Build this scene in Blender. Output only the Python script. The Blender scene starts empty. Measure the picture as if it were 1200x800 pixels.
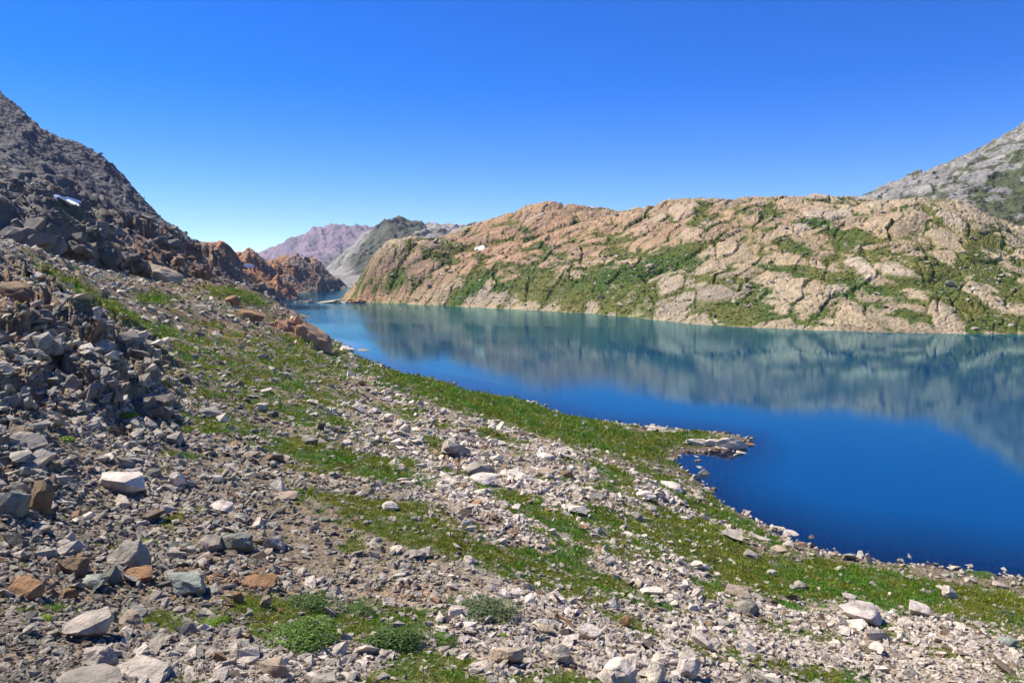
import bpy, math, random
import numpy as np
from mathutils import Vector

# ------------------------------------------------------------------ camera, sky, sun, exposure
H, F, PITCH = 20.0, 890.0, math.atan(82 / 890.0)
SUN_AZ, SUN_EL = -68.0, 53.0          # degrees; azimuth from +Y (view direction), negative = left

sc = bpy.context.scene
cam_d = bpy.data.cameras.new("camera")
cam = bpy.data.objects.new("camera", cam_d)
sc.collection.objects.link(cam)
cam.location = (0, 0, H)
cam.rotation_euler = (math.pi / 2 - PITCH, 0, 0)
cam_d.sensor_width = 36.0
cam_d.lens = F / 1200 * 36
cam_d.clip_start = 0.1
cam_d.clip_end = 30000
sc.camera = cam

world = bpy.data.worlds.new("World")
sc.world = world
world.use_nodes = True
wn = world.node_tree
bg = wn.nodes["Background"]
sky = wn.nodes.new("ShaderNodeTexSky")
sky.sky_type = 'NISHITA'
sky.sun_disc = False
sky.sun_elevation = math.radians(SUN_EL)
sky.sun_rotation = math.radians(SUN_AZ)
sky.altitude = 2600
sky.air_density = 1.0
sky.dust_density = 0.0
sky.ozone_density = 6.0
hs = wn.nodes.new("ShaderNodeHueSaturation")
hs.inputs["Saturation"].default_value = 1.36
hs.inputs["Hue"].default_value = 0.518
wn.links.new(sky.outputs[0], hs.inputs["Color"])
wn.links.new(hs.outputs[0], bg.inputs[0])
bg.inputs[1].default_value = 0.112

sun_d = bpy.data.lights.new("sun", 'SUN')
sun_d.energy = 5.0
sun_d.angle = math.radians(0.53)
sun_d.color = (1.0, 0.93, 0.82)
sun = bpy.data.objects.new("sun", sun_d)
sc.collection.objects.link(sun)
az, el = math.radians(SUN_AZ), math.radians(SUN_EL)
sdir = Vector((math.sin(az) * math.cos(el), math.cos(az) * math.cos(el), math.sin(el)))
sun.rotation_euler = sdir.to_track_quat('Z', 'Y').to_euler()
sun.location = sdir * 300

sc.view_settings.view_transform = 'Standard'
sc.view_settings.look = 'None'
sc.view_settings.gamma = 1
sc.view_settings.use_curve_mapping = False
sc.view_settings.exposure = 0.8

rng = np.random.default_rng(7)
random.seed(7)
COL = sc.collection

# ------------------------------------------------------------------ survey helpers (photo pixel <-> place)
cp, sp = math.cos(PITCH), math.sin(PITCH)
def project(x, y, z):
    dz = z - H
    dep = y * cp - dz * sp
    up = y * sp + dz * cp
    return 600 + F * x / dep, 400 - F * up / dep
def ray(px, py):
    a = (px - 600) / F
    b = (400 - py) / F
    return a, cp + b * sp, -sp + b * cp          # x, y, z direction
def point(px, py, d):
    x, y, z = ray(px, py)
    return x / y * d, d, H + z / y * d
def shore_d(px, py):
    x, y, z = ray(px, py)
    return -H * y / z

# ------------------------------------------------------------------ noise
def _h(ix, iy, seed):
    h = (ix.astype(np.int64) * 374761393 + iy.astype(np.int64) * 668265263 + seed * 974634777) & 0xFFFFFFFF
    h = ((h ^ (h >> 13)) * 1274126177) & 0xFFFFFFFF
    h = ((h ^ (h >> 16)) * 2246822519) & 0xFFFFFFFF
    return h ^ (h >> 15)
def perlin(x, y, seed=0):
    ix, iy = np.floor(x), np.floor(y)
    fx, fy = x - ix, y - iy
    u, v = fx * fx * fx * (fx * (fx * 6 - 15) + 10), fy * fy * fy * (fy * (fy * 6 - 15) + 10)
    def g(a, b):
        an = _h(ix + a, iy + b, seed) * (2 * np.pi / 4294967296.0)
        return np.cos(an) * (fx - a) + np.sin(an) * (fy - b)
    n0 = g(0, 0) * (1 - u) + g(1, 0) * u
    n1 = g(0, 1) * (1 - u) + g(1, 1) * u
    return (n0 * (1 - v) + n1 * v) * 1.5
def fbm(x, y, octs=4, seed=0, gain=0.5):
    r, a, s = 0, 1.0, 0
    for k in range(octs):
        r = r + a * perlin(x * 2 ** k + 17.3 * k, y * 2 ** k - 9.1 * k, seed + k)
        s += a
        a *= gain
    return r / s
def ridged(x, y, octs=4, seed=0):
    r, a, s = 0, 1.0, 0
    for k in range(octs):
        r = r + a * (1 - 2 * np.abs(perlin(x * 2.1 ** k, y * 2.1 ** k, seed + k)))
        s += a
        a *= 0.5
    return r / s
def cells(x, y, seed=0):
    """worley: nearest, second nearest distance and a random value of the cell"""
    ix, iy = np.floor(x), np.floor(y)
    f1 = np.full(x.shape, 9.0); f2 = np.full(x.shape, 9.0); cid = np.zeros(x.shape)
    for a in (-1, 0, 1):
        for b in (-1, 0, 1):
            h1 = _h(ix + a, iy + b, seed) / 4294967296.0
            h2 = _h(ix + a, iy + b, seed + 51) / 4294967296.0
            d = np.hypot(ix + a + h1 - x, iy + b + h2 - y)
            nearer = d < f1
            f2 = np.where(nearer, f1, np.minimum(f2, d))
            cid = np.where(nearer, h1 * 7.77 % 1.0, cid)
            f1 = np.where(nearer, d, f1)
    return f1, f2, cid
def sstep(a, b, x):
    t = np.clip((x - a) / (b - a), 0, 1)
    return t * t * (3 - 2 * t)
def blobs(px, py, lst):
    m = np.zeros(px.shape)
    for cx, cy, rx, ry, ang, w in lst:
        c, s = math.cos(math.radians(ang)), math.sin(math.radians(ang))
        dx, dy = px - cx, py - cy
        r = np.sqrt(((dx * c + dy * s) / rx) ** 2 + ((-dx * s + dy * c) / ry) ** 2)
        m = np.maximum(m, w * np.clip(1.6 - r * 1.05, 0, 1))
    return m

# ------------------------------------------------------------------ relief from surveyed points (thin plate spline)
class Relief:
    def __init__(self, pts, lam=1e-4):
        P = np.array(pts, float)
        self.c = np.c_[P[:, 0] / P[:, 1], np.log(P[:, 1])]
        s = (P[:, 2] - H) / P[:, 1]
        n = len(P)
        A = self._k(self.c) + lam * np.eye(n)
        Q = np.c_[np.ones(n), self.c]
        M = np.block([[A, Q], [Q.T, np.zeros((3, 3))]])
        self.w = np.linalg.solve(M, np.r_[s, 0, 0, 0])
    def _k(self, q):
        d2 = ((q[:, None, :] - self.c[None]) ** 2).sum(-1)
        return 0.5 * d2 * np.log(d2 + 1e-12)
    def __call__(self, x, y):
        q = np.c_[(x / y).ravel(), np.log(y).ravel()]
        out = np.empty(len(q))
        for i in range(0, len(q), 40000):
            s = slice(i, i + 40000)
            out[s] = self._k(q[s]) @ self.w[:-3] + self.w[-3] + q[s] @ self.w[-2:]
        return (out * y.ravel() + H).reshape(x.shape)

def survey(cols):
    """cols: {px: [(py, dist) or ('z', height, dist), ...]}"""
    pts = []
    for px, chain in cols.items():
        for c in chain:
            if c[0] == 'z':
                pts.append(((px - 600) / F * c[2], c[2], c[1]))
            else:
                pts.append(point(px, *c))
    return pts

class Field:
    """a fan-shaped height field, sampled again later to stand things on it"""
    def __init__(self, u0, u1, nu, y0, y1, ny):
        self.u0, self.u1, self.nu, self.l0, self.l1, self.ny = u0, u1, nu, math.log(y0), math.log(y1), ny
        u = np.linspace(u0, u1, nu); l = np.linspace(self.l0, self.l1, ny)
        U, L = np.meshgrid(u, l)
        self.Y = np.exp(L); self.X = U * self.Y
    def at(self, x, y):
        x = np.asarray(x, float); y = np.asarray(y, float)
        fu = np.clip((x / y - self.u0) / (self.u1 - self.u0) * (self.nu - 1), 0, self.nu - 1.001)
        fl = np.clip((np.log(y) - self.l0) / (self.l1 - self.l0) * (self.ny - 1), 0, self.ny - 1.001)
        i, j = fu.astype(int), fl.astype(int); a, b = fu - i, fl - j
        Z = self.Z
        return (Z[j, i] * (1 - a) + Z[j, i + 1] * a) * (1 - b) + (Z[j + 1, i] * (1 - a) + Z[j + 1, i + 1] * a) * b
    def hit(self, px, py, ymin=None):
        x, y, z = ray(px, py)
        ys = np.exp(np.linspace(self.l0 if ymin is None else math.log(ymin), self.l1, 4000))
        below = H + z / y * ys < self.at(x / y * ys, ys)
        k = int(np.argmax(below))
        if not below[k]:
            return None
        return x / y * ys[k], ys[k]
    def mesh(self, name, mat, colour, extra=None, keep=None, smooth=True):
        me = bpy.data.meshes.new(name)
        nu, ny = self.nu, self.ny
        co = np.stack([self.X, self.Y, self.Z], -1).reshape(-1, 3)
        idx = np.arange(nu * ny).reshape(ny, nu)
        q = np.stack([idx[:-1, :-1], idx[:-1, 1:], idx[1:, 1:], idx[1:, :-1]], -1).reshape(-1, 4)
        if keep is not None:
            k = keep.ravel()
            q = q[k[q].any(1)]
        used = np.zeros(nu * ny, bool); used[q.ravel()] = True
        remap = np.cumsum(used) - 1
        co = co[used]; q = remap[q]
        build(me, co, q)
        a = me.attributes.new("tint", 'FLOAT_COLOR', 'POINT')
        c = np.ones((len(co), 4)); c[:, :3] = np.clip(colour.reshape(-1, 3)[used], 0, 1)
        a.data.foreach_set("color", c.astype(np.float32).ravel())
        for k, v in (extra or {}).items():
            b = me.attributes.new(k, 'FLOAT', 'POINT')
            b.data.foreach_set("value", v.ravel()[used].astype(np.float32))
        if smooth:
            me.polygons.foreach_set("use_smooth", np.ones(len(q), bool))
        me.materials.append(mat)
        o = bpy.data.objects.new(name, me)
        COL.objects.link(o)
        return o

def build(me, co, faces):
    n = faces.shape[1]
    me.vertices.add(len(co)); me.vertices.foreach_set("co", np.asarray(co, np.float32).ravel())
    me.loops.add(faces.size); me.loops.foreach_set("vertex_index", faces.astype(np.int32).ravel())
    me.polygons.add(len(faces)); me.polygons.foreach_set("loop_start", np.arange(0, faces.size, n, dtype=np.int32))
    me.update(calc_edges=True); me.validate()

# ------------------------------------------------------------------ materials
def new_mat(name):
    m = bpy.data.materials.new(name); m.use_nodes = True
    nt = m.node_tree
    return m, nt, nt.nodes["Principled BSDF"]
def node(nt, typ, **kw):
    n = nt.nodes.new(typ)
    for k, v in kw.items():
        if k in n.inputs:
            n.inputs[k].default_value = v
        else:
            setattr(n, k, v)
    return n
def mixc(nt, fac, a, b, mode='MIX'):
    n = nt.nodes.new("ShaderNodeMix"); n.data_type = 'RGBA'; n.blend_type = mode
    for sock, v in ((n.inputs[0], fac), (n.inputs[6], a), (n.inputs[7], b)):
        if isinstance(v, (int, float)):
            sock.default_value = v
        elif isinstance(v, tuple):
            sock.default_value = (*v, 1) if len(v) == 3 else v
        else:
            nt.links.new(v, sock)
    return n.outputs[2]
def ramp(nt, src, stops):
    r = nt.nodes.new("ShaderNodeValToRGB")
    e = r.color_ramp.elements
    e[0].position, e[0].color = stops[0][0], (*stops[0][1], 1)
    e[1].position, e[1].color = stops[-1][0], (*stops[-1][1], 1)
    for p, c in stops[1:-1]:
        k = e.new(p); k.color = (*c, 1)
    nt.links.new(src, r.inputs[0])
    return r.outputs[0]

def terrain_mat(name, scale, bump_d, contrast=0.5, rough=0.9):
    """tint from the land's own colour map, fine grain, mineral speckle and small relief"""
    m, nt, p = new_mat(name)
    att = node(nt, "ShaderNodeAttribute", attribute_name="tint")
    tc = node(nt, "ShaderNodeTexCoord")
    n1 = node(nt, "ShaderNodeTexNoise", Scale=scale, Detail=8.0, Roughness=0.65)
    n2 = node(nt, "ShaderNodeTexNoise", Scale=scale * 4.3, Detail=5.0, Roughness=0.7)
    vo = node(nt, "ShaderNodeTexVoronoi", Scale=scale * 2.2)
    for n in (n1, n2, vo):
        nt.links.new(tc.outputs["Object"], n.inputs["Vector"])
    lo, hi = 1 - contrast, 1 + contrast * 0.7
    g = ramp(nt, n1.outputs[0], [(0.3, (lo,) * 3), (0.7, (min(hi, 2),) * 3)])
    c = mixc(nt, 1.0, att.outputs["Color"], g, 'MULTIPLY')
    g2 = ramp(nt, n2.outputs[0], [(0.35, (0.75, 0.74, 0.72)), (0.65, (1.2, 1.2, 1.2))])
    c = mixc(nt, 0.8, c, g2, 'MULTIPLY')
    nt.links.new(c, p.inputs["Base Color"])
    p.inputs["Roughness"].default_value = rough
    p.inputs["Specular IOR Level"].default_value = 0.25
    add = node(nt, "ShaderNodeMath", operation='ADD')
    nt.links.new(n1.outputs[0], add.inputs[0]); nt.links.new(vo.outputs[0], add.inputs[1])
    b = node(nt, "ShaderNodeBump", Strength=0.9, Distance=bump_d)
    nt.links.new(add.outputs[0], b.inputs["Height"])
    nt.links.new(b.outputs[0], p.inputs["Normal"])
    return m

def stone_mat(name, source):
    m, nt, p = new_mat(name)
    if source == 'INSTANCER':
        a = node(nt, "ShaderNodeAttribute", attribute_name="tint", attribute_type='INSTANCER'); base = a.outputs["Color"]
    else:
        a = node(nt, "ShaderNodeObjectInfo"); base = a.outputs["Color"]
    oi = node(nt, "ShaderNodeObjectInfo")
    tc = node(nt, "ShaderNodeTexCoord")
    off = node(nt, "ShaderNodeVectorMath", operation='ADD')
    nt.links.new(tc.outputs["Object"], off.inputs[0]); nt.links.new(oi.outputs["Random"], off.inputs[1])
    n1 = node(nt, "ShaderNodeTexNoise", Scale=2.2, Detail=8.0, Roughness=0.68)
    n2 = node(nt, "ShaderNodeTexNoise", Scale=9.0, Detail=6.0, Roughness=0.7)
    for n in (n1, n2):
        nt.links.new(off.outputs[0], n.inputs["Vector"])
    g = ramp(nt, n1.outputs[0], [(0.32, (0.5, 0.5, 0.5)), (0.5, (1, 1, 1)), (0.68, (1.25, 1.2, 1.12))])
    c = mixc(nt, 1.0, base, g, 'MULTIPLY')
    lich = ramp(nt, n2.outputs[0], [(0.55, (0, 0, 0)), (0.72, (0.55, 0.55, 0.55))])
    c = mixc(nt, lich, c, (0.10, 0.10, 0.085))
    nt.links.new(c, p.inputs["Base Color"])
    p.inputs["Roughness"].default_value = 0.85
    p.inputs["Specular IOR Level"].default_value = 0.3
    b = node(nt, "ShaderNodeBump", Strength=1.0, Distance=0.14)
    ad_ = node(nt, "ShaderNodeMath", operation='MULTIPLY_ADD'); nt.links.new(n2.outputs[0], ad_.inputs[0]); ad_.inputs[1].default_value = .35; nt.links.new(n1.outputs[0], ad_.inputs[2])
    nt.links.new(ad_.outputs[0], b.inputs["Height"])
    nt.links.new(b.outputs[0], p.inputs["Normal"])
    return m

def leaf_mat(name, source, base=None):
    m, nt, p = new_mat(name)
    if source == 'INSTANCER':
        a = node(nt, "ShaderNodeAttribute", attribute_name="tint", attribute_type='INSTANCER')
    else:
        a = node(nt, "ShaderNodeObjectInfo")
    g = node(nt, "ShaderNodeNewGeometry")
    v = ramp(nt, g.outputs["Random Per Island"], [(0, (0.55, 0.6, 0.5)), (0.6, (1, 1, 1)), (1, (1.5, 1.4, 1.1))])
    c = mixc(nt, 1.0, a.outputs["Color"], v, 'MULTIPLY')
    nt.links.new(c, p.inputs["Base Color"])
    p.inputs["Roughness"].default_value = 0.6
    p.inputs["Specular IOR Level"].default_value = 0.3
    tr = node(nt, "ShaderNodeBsdfTranslucent"); nt.links.new(c, tr.inputs[0])
    mx = node(nt, "ShaderNodeMixShader"); mx.inputs[0].default_value = 0.3
    out = nt.nodes["Material Output"]
    nt.links.new(p.outputs[0], mx.inputs[1]); nt.links.new(tr.outputs[0], mx.inputs[2]); nt.links.new(mx.outputs[0], out.inputs[0])
    return m

M_near = terrain_mat("slope_soil_and_gravel", 2.6, 0.10, 0.55)
M_hill = terrain_mat("ice_polished_rock", 0.32, 0.6, 0.4)
M_mtn = terrain_mat("talus_rock", 0.12, 2.0, 0.45)
M_far = terrain_mat("distant_rock", 0.012, 12.0, 0.3)
M_stone_i = stone_mat("scree_stone", 'INSTANCER')
M_stone = stone_mat("boulder_stone", 'OBJECT')
M_grass_i = leaf_mat("alpine_grass", 'INSTANCER')
M_leaf = leaf_mat("shrub_leaf", 'OBJECT')
m, nt, p = new_mat("woody_stem"); p.inputs["Base Color"].default_value = (0.09, 0.06, 0.04, 1); p.inputs["Roughness"].default_value = 0.9
nz = node(nt, "ShaderNodeTexNoise", Scale=30.0); nt.links.new(ramp(nt, nz.outputs[0], [(0.3, (0.05, 0.035, 0.022)), (0.7, (0.14, 0.09, 0.055))]), p.inputs["Base Color"])
M_wood = m
m, nt, p = new_mat("old_snow"); p.inputs["Roughness"].default_value = 0.7
nz = node(nt, "ShaderNodeTexNoise", Scale=0.6, Detail=6.0); nt.links.new(ramp(nt, nz.outputs[0], [(0.3, (0.72, 0.72, 0.74)), (0.6, (0.9, 0.9, 0.92))]), p.inputs["Base Color"])
M_snow = m

def structure(o):
    o["kind"] = "structure"; return o
def tag(o, label, cat, group=None):
    o["label"] = label; o["category"] = cat
    if group: o["group"] = group
    return o

# ------------------------------------------------------------------ near hillside (slope, shore, spit, lake bed)
W = lambda h, d: ('z', h, d)
near_cols = {
    -320: [(800, 11), (600, 17), (450, 26), (350, 40), (270, 65), (230, 90), (222, 130), (220, 200)],
    -150: [(800, 11.5), (600, 19), (450, 30), (350, 50), (275, 78), (255, 100), (255, 150)],
    0: [(800, 12), (700, 16), (600, 21), (500, 28), (400, 42), (330, 66), (283, 88), (290, 108), (292, 150)],
    75: [(800, 12), (700, 17), (600, 23), (500, 32), (410, 50), (340, 80), (312, 98), (310, 130), (308, 180)],
    150: [(800, 12.5), (700, 18), (600, 25), (500, 36), (430, 50), (365, 85), (330, 115), (322, 150), (318, 210)],
    225: [(800, 12.7), (700, 18.5), (600, 26), (500, 41), (420, 68), (370, 110), (338, 165), (326, 220), (326, 300)],
    300: [(800, 13), (700, 19), (600, 28), (500, 45), (430, 75), (380, 130), (352, 185), (342, 240), (341, 300)],
    335: [(800, 13.5), (700, 19.5), (600, 28.5), (500, 46), (435, 78), (400, 130), (378, 185), (368, 225), W(-2, 290), W(-6, 400)],
    385: [(800, 14), (700, 20), (600, 29), (500, 48), (450, 80), (420, 140), (407, 185), W(-2, 235), W(-6, 330)],
    430: [(800, 14.5), (700, 20.5), (600, 30), (520, 46), (470, 75), (440, 115), (424, 158), W(-1.5, 183), W(-6, 300)],
    500: [(800, 15), (700, 21), (600, 31), (540, 45), (490, 72), (460, 105), (445, 133), W(-1.5, 152), W(-6, 230)],
    600: [(800, 16), (700, 22), (600, 35), (540, 52), (500, 75), (476, 102), (469, 110), W(-1.5, 126), W(-6, 200)],
    700: [(800, 17), (700, 25), (600, 41), (550, 56), (515, 78), (495, 93), W(-1.5, 108), W(-6, 170)],
    770: [(800, 18), (700, 28), (620, 43), (575, 56), (540, 75), (512, 87), (503, 92), W(-1.5, 103), W(-6, 160)],
    805: [(800, 18.7), (700, 29), (620, 45), (580, 59), (556, 73), W(-0.3, 78), W(0.15, 84), (512, 88), (506, 91), W(-1.5, 101), W(-5, 150)],
    860: [(800, 20), (700, 31), (650, 43), (612, 57), W(0, 63), W(-.8, 70), W(-.5, 79), W(.1, 84.5), (512, 87.5), W(-1.5, 97), W(-5, 140)],
    905: [(800, 21), (720, 30), (665, 43.5), (632, 54), W(0, 58.5), W(-2, 72), W(-1.2, 87), W(-4, 110)],
    1000: [(800, 23), (720, 33.5), (680, 43), W(0, 52), W(-1.5, 60), W(-5, 90)],
    1100: [(800, 24.5), (730, 34), (695, 43), W(0, 50.3), W(-1.5, 58), W(-5, 85)],
    1200: [(800, 26), (750, 33), (710, 42), W(0.1, 47.8), W(-1.5, 55), W(-5, 80)],
    1500: [(800, 29), (740, 38), W(0.1, 46.6), W(-2, 56), W(-6, 80)],
    1750: [(800, 30), (745, 38), W(0.1, 46), W(-2, 56), W(-6, 80)],
}
N = Field(-1.0, 1.05, 950, 5, 330, 640)
R_near = Relief(survey(near_cols))
z = R_near(N.X, N.Y)
px, py = project(N.X, N.Y, z)
CRAG = [(70, 425, 120, 62, 20, 1), (150, 460, 50, 28, 15, 1), (20, 560, 55, 50, 30, .8), (60, 340, 60, 26, 25, .6), (-120, 430, 160, 130, 10, .9)]
crag = blobs(px, py, CRAG)
land = sstep(-0.3, 1.5, z)
d1 = fbm(N.X / 9, N.Y / 9, 4, 3) * 0.7 + fbm(N.X / 2.2, N.Y / 2.2, 4, 11) * 0.22
wx, wy = N.X + 1.2 * fbm(N.X / 3, N.Y / 3, 2, 31), N.Y + 1.2 * fbm(N.X / 3, N.Y / 3, 2, 41)
f1, f2, cid = cells(wx / 2.6, wy / 3.4, 5)
g1, g2, gid = cells(wx / 1.0, wy / 1.2, 8)
blocky = (cid - 0.35) * 3.6 * sstep(0.0, 0.16, f2 - f1) + (gid - 0.4) * 1.7 * sstep(0, .2, g2 - g1)
scale_d = np.clip(N.Y / 45, 0.35, 1.6)
N.Z = z + land * d1 * scale_d * 1.15 * (0.35 + 0.65 * sstep(1, 5, z)) + crag * blocky * np.clip(N.Y / 50, .3, 1.1) + (1 - land) * 0.12 * fbm(N.X / 2, N.Y / 2, 3, 71)

GRASS = [(800, 514, 55, 9, 4, .9), (620, 487, 190, 19, 17, .95), (735, 516, 60, 15, 15, 1), (1000, 686, 150, 23, 9, 1), (900, 675, 90, 22, 15, .95), (1130, 697, 90, 14, 7, .9),
         (830, 640, 80, 26, 25, .9), (870, 606, 70, 14, 38, .8), (780, 565, 40, 10, 30, .6), (400, 541, 110, 13, 13, 1), (300, 508, 60, 16, 15, .65),
         (640, 606, 100, 10, 27, .95), (740, 625, 70, 24, 25, .7), (480, 622, 120, 24, 18, .7), (610, 668, 120, 18, 20, .72), (725, 692, 90, 14, 18, .75),
         (340, 725, 90, 28, 8, .8), (450, 742, 60, 24, 10, .8), (560, 712, 50, 12, 18, .7), (200, 728, 60, 15, 5, .65), (60, 712, 60, 11, 0, .55),
         (115, 350, 75, 8, 30, .9), (180, 350, 26, 7, 5, .9), (285, 348, 45, 9, 8, .85), (355, 425, 70, 26, 25, .5), (190, 388, 24, 9, 20, .8),
         (870, 772, 80, 12, 10, .55), (985, 797, 60, 10, 8, .9), (640, 798, 70, 8, 0, .85), (1175, 718, 45, 18, 20, .8), (940, 742, 70, 10, 12, .5), (1185, 790, 24, 22, 0, .5),
         (310, 455, 150, 52, 28, .48), (440, 600, 70, 10, 10, .5), (130, 640, 30, 6, 0, .3), (1500, 690, 300, 30, 0, .8)]
RUST = [(545, 545, 50, 8, 22, .8), (270, 690, 70, 22, 5, .6), (600, 625, 45, 8, 25, .7), (480, 695, 60, 9, 5, .7), (60, 685, 80, 20, 0, .6), (250, 385, 60, 10, 18, .8),
        (20, 345, 45, 20, 30, .8), (210, 330, 60, 14, 10, .6), (420, 455, 60, 7, 30, .5), (60, 415, 50, 30, 0, .25), (330, 372, 60, 20, 30, .6)]
PALE = [(640, 600, 260, 45, 22, 1), (800, 740, 330, 60, 6, 1), (600, 770, 300, 50, 0, 1), (330, 785, 200, 22, 0, .9), (1050, 760, 220, 40, 5, 1), (700, 560, 170, 20, 20, .8), (450, 470, 70, 20, 30, .5), (150, 570, 60, 20, 10, .4)]
def near_zones(x, y, zz):
    px, py = project(x, y, zz)
    w = fbm(x / 3.2, y / 3.2, 4, 91); w2 = fbm(x / 0.9, y / 0.9, 3, 97)
    g = blobs(px + 14 * w2, py + 8 * w, GRASS)
    g = np.maximum(g, .82 * sstep(-.06, .36, fbm(x / 5 + 40, y / 6, 4, 93)) * (px > 190) * sstep(330, 420, py) * sstep(-60, 40, 1.1 * px - .5 * py + 150))
    g = np.clip(g + 0.55 * w * (g > 0.02) + 0.35 * w2 * (g > .02), 0, 1) * sstep(0.0, .35, zz)
    g = np.clip(g + .5 * fbm(x / .45, y / .6, 2, 99) * (g > .05), 0, 1)
    return px, py, sstep(0.25, 0.85, g), blobs(px, py, RUST), blobs(px, py, PALE), w, w2
def lerp(a, b, t):
    return a + (b - a) * t[..., None]
px, py, g, ru, pa, w, w2 = near_zones(N.X, N.Y, N.Z)
base = lerp(np.array([.175, .135, .085]), np.array([.40, .32, .225]), pa * .8 + .2 * sstep(-.3, .4, w))
base = lerp(base, np.array([.27, .15, .075]), np.clip(ru * .7 + .25 * w2, 0, .75))
base = lerp(base, np.array([.10, .085, .05]), blobs(px, py, [(830, 640, 90, 25, 25, .7), (880, 680, 90, 12, 12, .5), (1160, 705, 60, 16, 15, .8), (770, 530, 50, 10, 12, .6)]) * g)
green = lerp(np.array([.045, .10, .006]), np.array([.12, .12, .018]), sstep(-.35, .45, w + .6 * w2))
base = lerp(base, green, g * .9)
wet = sstep(.35, -0.1, N.Z)
base = lerp(base, np.array([.075, .055, .045]), wet)
hillside = structure(N.mesh("hillside", M_near, base, keep=N.Z > -4.5))

# ------------------------------------------------------------------ left talus mountain
lm_cols = {
    -420: [(225, 120), (190, 170), (120, 300), (0, 560), (-80, 750), (-60, 950)],
    -200: [(262, 110), (235, 140), (200, 200), (140, 400), (60, 600), (-30, 760), (0, 950)],
    0: [(298, 104), (294, 117), (243, 122), (230, 160), (206, 260), (186, 380), (150, 560), (110, 700), (140, 900)],
    60: [(310, 112), (305, 131), (262, 137), (238, 240), (217, 380), (195, 540), (172, 680), (195, 900)],
    120: [(324, 122), (316, 147), (286, 154), (264, 240), (238, 400), (215, 560), (197, 660), (225, 860)],
    105: [(203, 665)], 117: [(192, 655), (188, 640)], 138: [(219, 620)],
    180: [(328, 145), (316, 175), (301, 200), (286, 270), (268, 400), (254, 560), (278, 760)],
    230: [(335, 170), (324, 210), (309, 250), (299, 350), (290, 470), (315, 660)],
    270: [(341, 215), (334, 260), (324, 310), (320, 400), (330, 520)],
    300: [(350, 240), (346, 300), W(-2, 380), W(-4, 480), W(-6, 700)],
    322: [(358, 250), W(-1, 300), W(-5, 400), W(-8, 700)],
    370: [W(-3, 330), W(-6, 470), W(-9, 700)],
}
L = Field(-1.1, -0.24, 560, 104, 950, 520)
z = Relief(survey(lm_cols))(L.X, L.Y)
px, py = project(L.X, L.Y, z)
ls = np.clip(L.Y / 160, .7, 3.2)
edge = sstep(104, 118, L.Y)
wx, wy = L.X + 6 * fbm(L.X / 14, L.Y / 14, 3, 131), L.Y + 6 * fbm(L.X / 14, L.Y / 14, 3, 141)
f1, f2, cid = cells(wx / 11, wy / 15, 15)
g1, g2, gid = cells(wx / 4.2, wy / 5, 18)
cz = blobs(px, py, [(60, 268, 130, 32, 18, 1), (170, 302, 90, 18, 15, 1), (230, 315, 60, 16, 0, .8)])
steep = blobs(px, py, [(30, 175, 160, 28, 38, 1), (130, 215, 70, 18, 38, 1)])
L.Z = z + edge * (cz * ((cid - .45) * 11 * sstep(0, .2, f2 - f1) + (gid - .5) * 2.6) * ls * .8
                  + ls * (fbm(L.X / 30, L.Y / 30, 5, 151, .6) * 1.9 + ridged(L.X / 9, L.Y / 9, 3, 161) * .9)
                  + steep * (ridged((L.X + L.Y * .25) / 40, L.Y / 130, 4, 171) - .3) * 10 + steep * ridged(L.X / 11, L.Y / 15, 3, 173) * 3)
w = fbm(L.X / 12, L.Y / 12, 4, 181); w2 = fbm(L.X / 45, L.Y / 45, 3, 182)
base = lerp(np.array([.12, .115, .105]), np.array([.2, .185, .16]), sstep(-.3, .4, w))
base = lerp(base, np.array([.055, .053, .066]), steep * .9)  # navy shadow of the ridge face painted into its colour
base = lerp(base, np.array([.115, .10, .085]), cz * .7)
base = lerp(base, np.array([.21, .125, .08]), np.clip(blobs(px, py, [(215, 310, 70, 22, 10, 1), (150, 300, 60, 14, 10, .6)]) + .3 * w, 0, .8) * (cz > 0))
base = lerp(base, np.array([.10, .105, .04]), np.clip(blobs(px, py, [(110, 292, 40, 8, 15, .8), (100, 265, 40, 6, 15, .5), (190, 325, 60, 10, 10, .6)]) + .35 * w - .1, 0, .8))
ub = np.array([-1.2, -.674, -.47, -.37, -.315, -.24]); yb = np.array([112., 114, 165, 225, 262, 300])
lim = np.interp(L.X / L.Y, ub, yb)
L.Z -= sstep(0, -25, L.Y - lim) * 14
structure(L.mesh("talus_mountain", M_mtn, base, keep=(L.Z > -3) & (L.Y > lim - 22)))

# ------------------------------------------------------------------ rust outcrop at the head of the lake
ro_cols = {
    200: [(330, 380), (312, 420), (310, 520), (315, 640)],
    240: [(332, 400), (300, 480), (300, 560), (315, 640)],
    266: [(338, 430), (297, 520), (303, 600), (318, 720)],
    300: [(344, 520), (307, 600), (304, 660), (318, 780)],
    310: [W(-2.5, 520), W(-2, 620)], 320: [W(-1.5, 690), (316, 730), (303, 770), (316, 860)],
    330: [W(-2, 640), W(0, 712), (314, 745), (301, 800), (312, 900)],
    360: [W(-3, 690), W(0, 770), (312, 795), (307, 840), (318, 960)],
    383: [W(-3, 780), W(0, 835), (316, 860), (312, 890), (322, 990)],
    392: [W(-3, 820), W(0, 880), (330, 920), (330, 1000)],
    400: [W(-3, 830), W(-2.5, 900), W(-2, 1000)], 430: [W(-4, 700), W(-4, 850), W(-4, 1000)], 312: [W(-3, 420)],
}
O = Field(-.47, -.19, 330, 400, 1000, 260)
z = Relief(survey(ro_cols))(O.X, O.Y)
wx, wy = O.X + 8 * fbm(O.X / 22, O.Y / 22, 3, 231), O.Y + 8 * fbm(O.X / 22, O.Y / 22, 3, 241)
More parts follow.
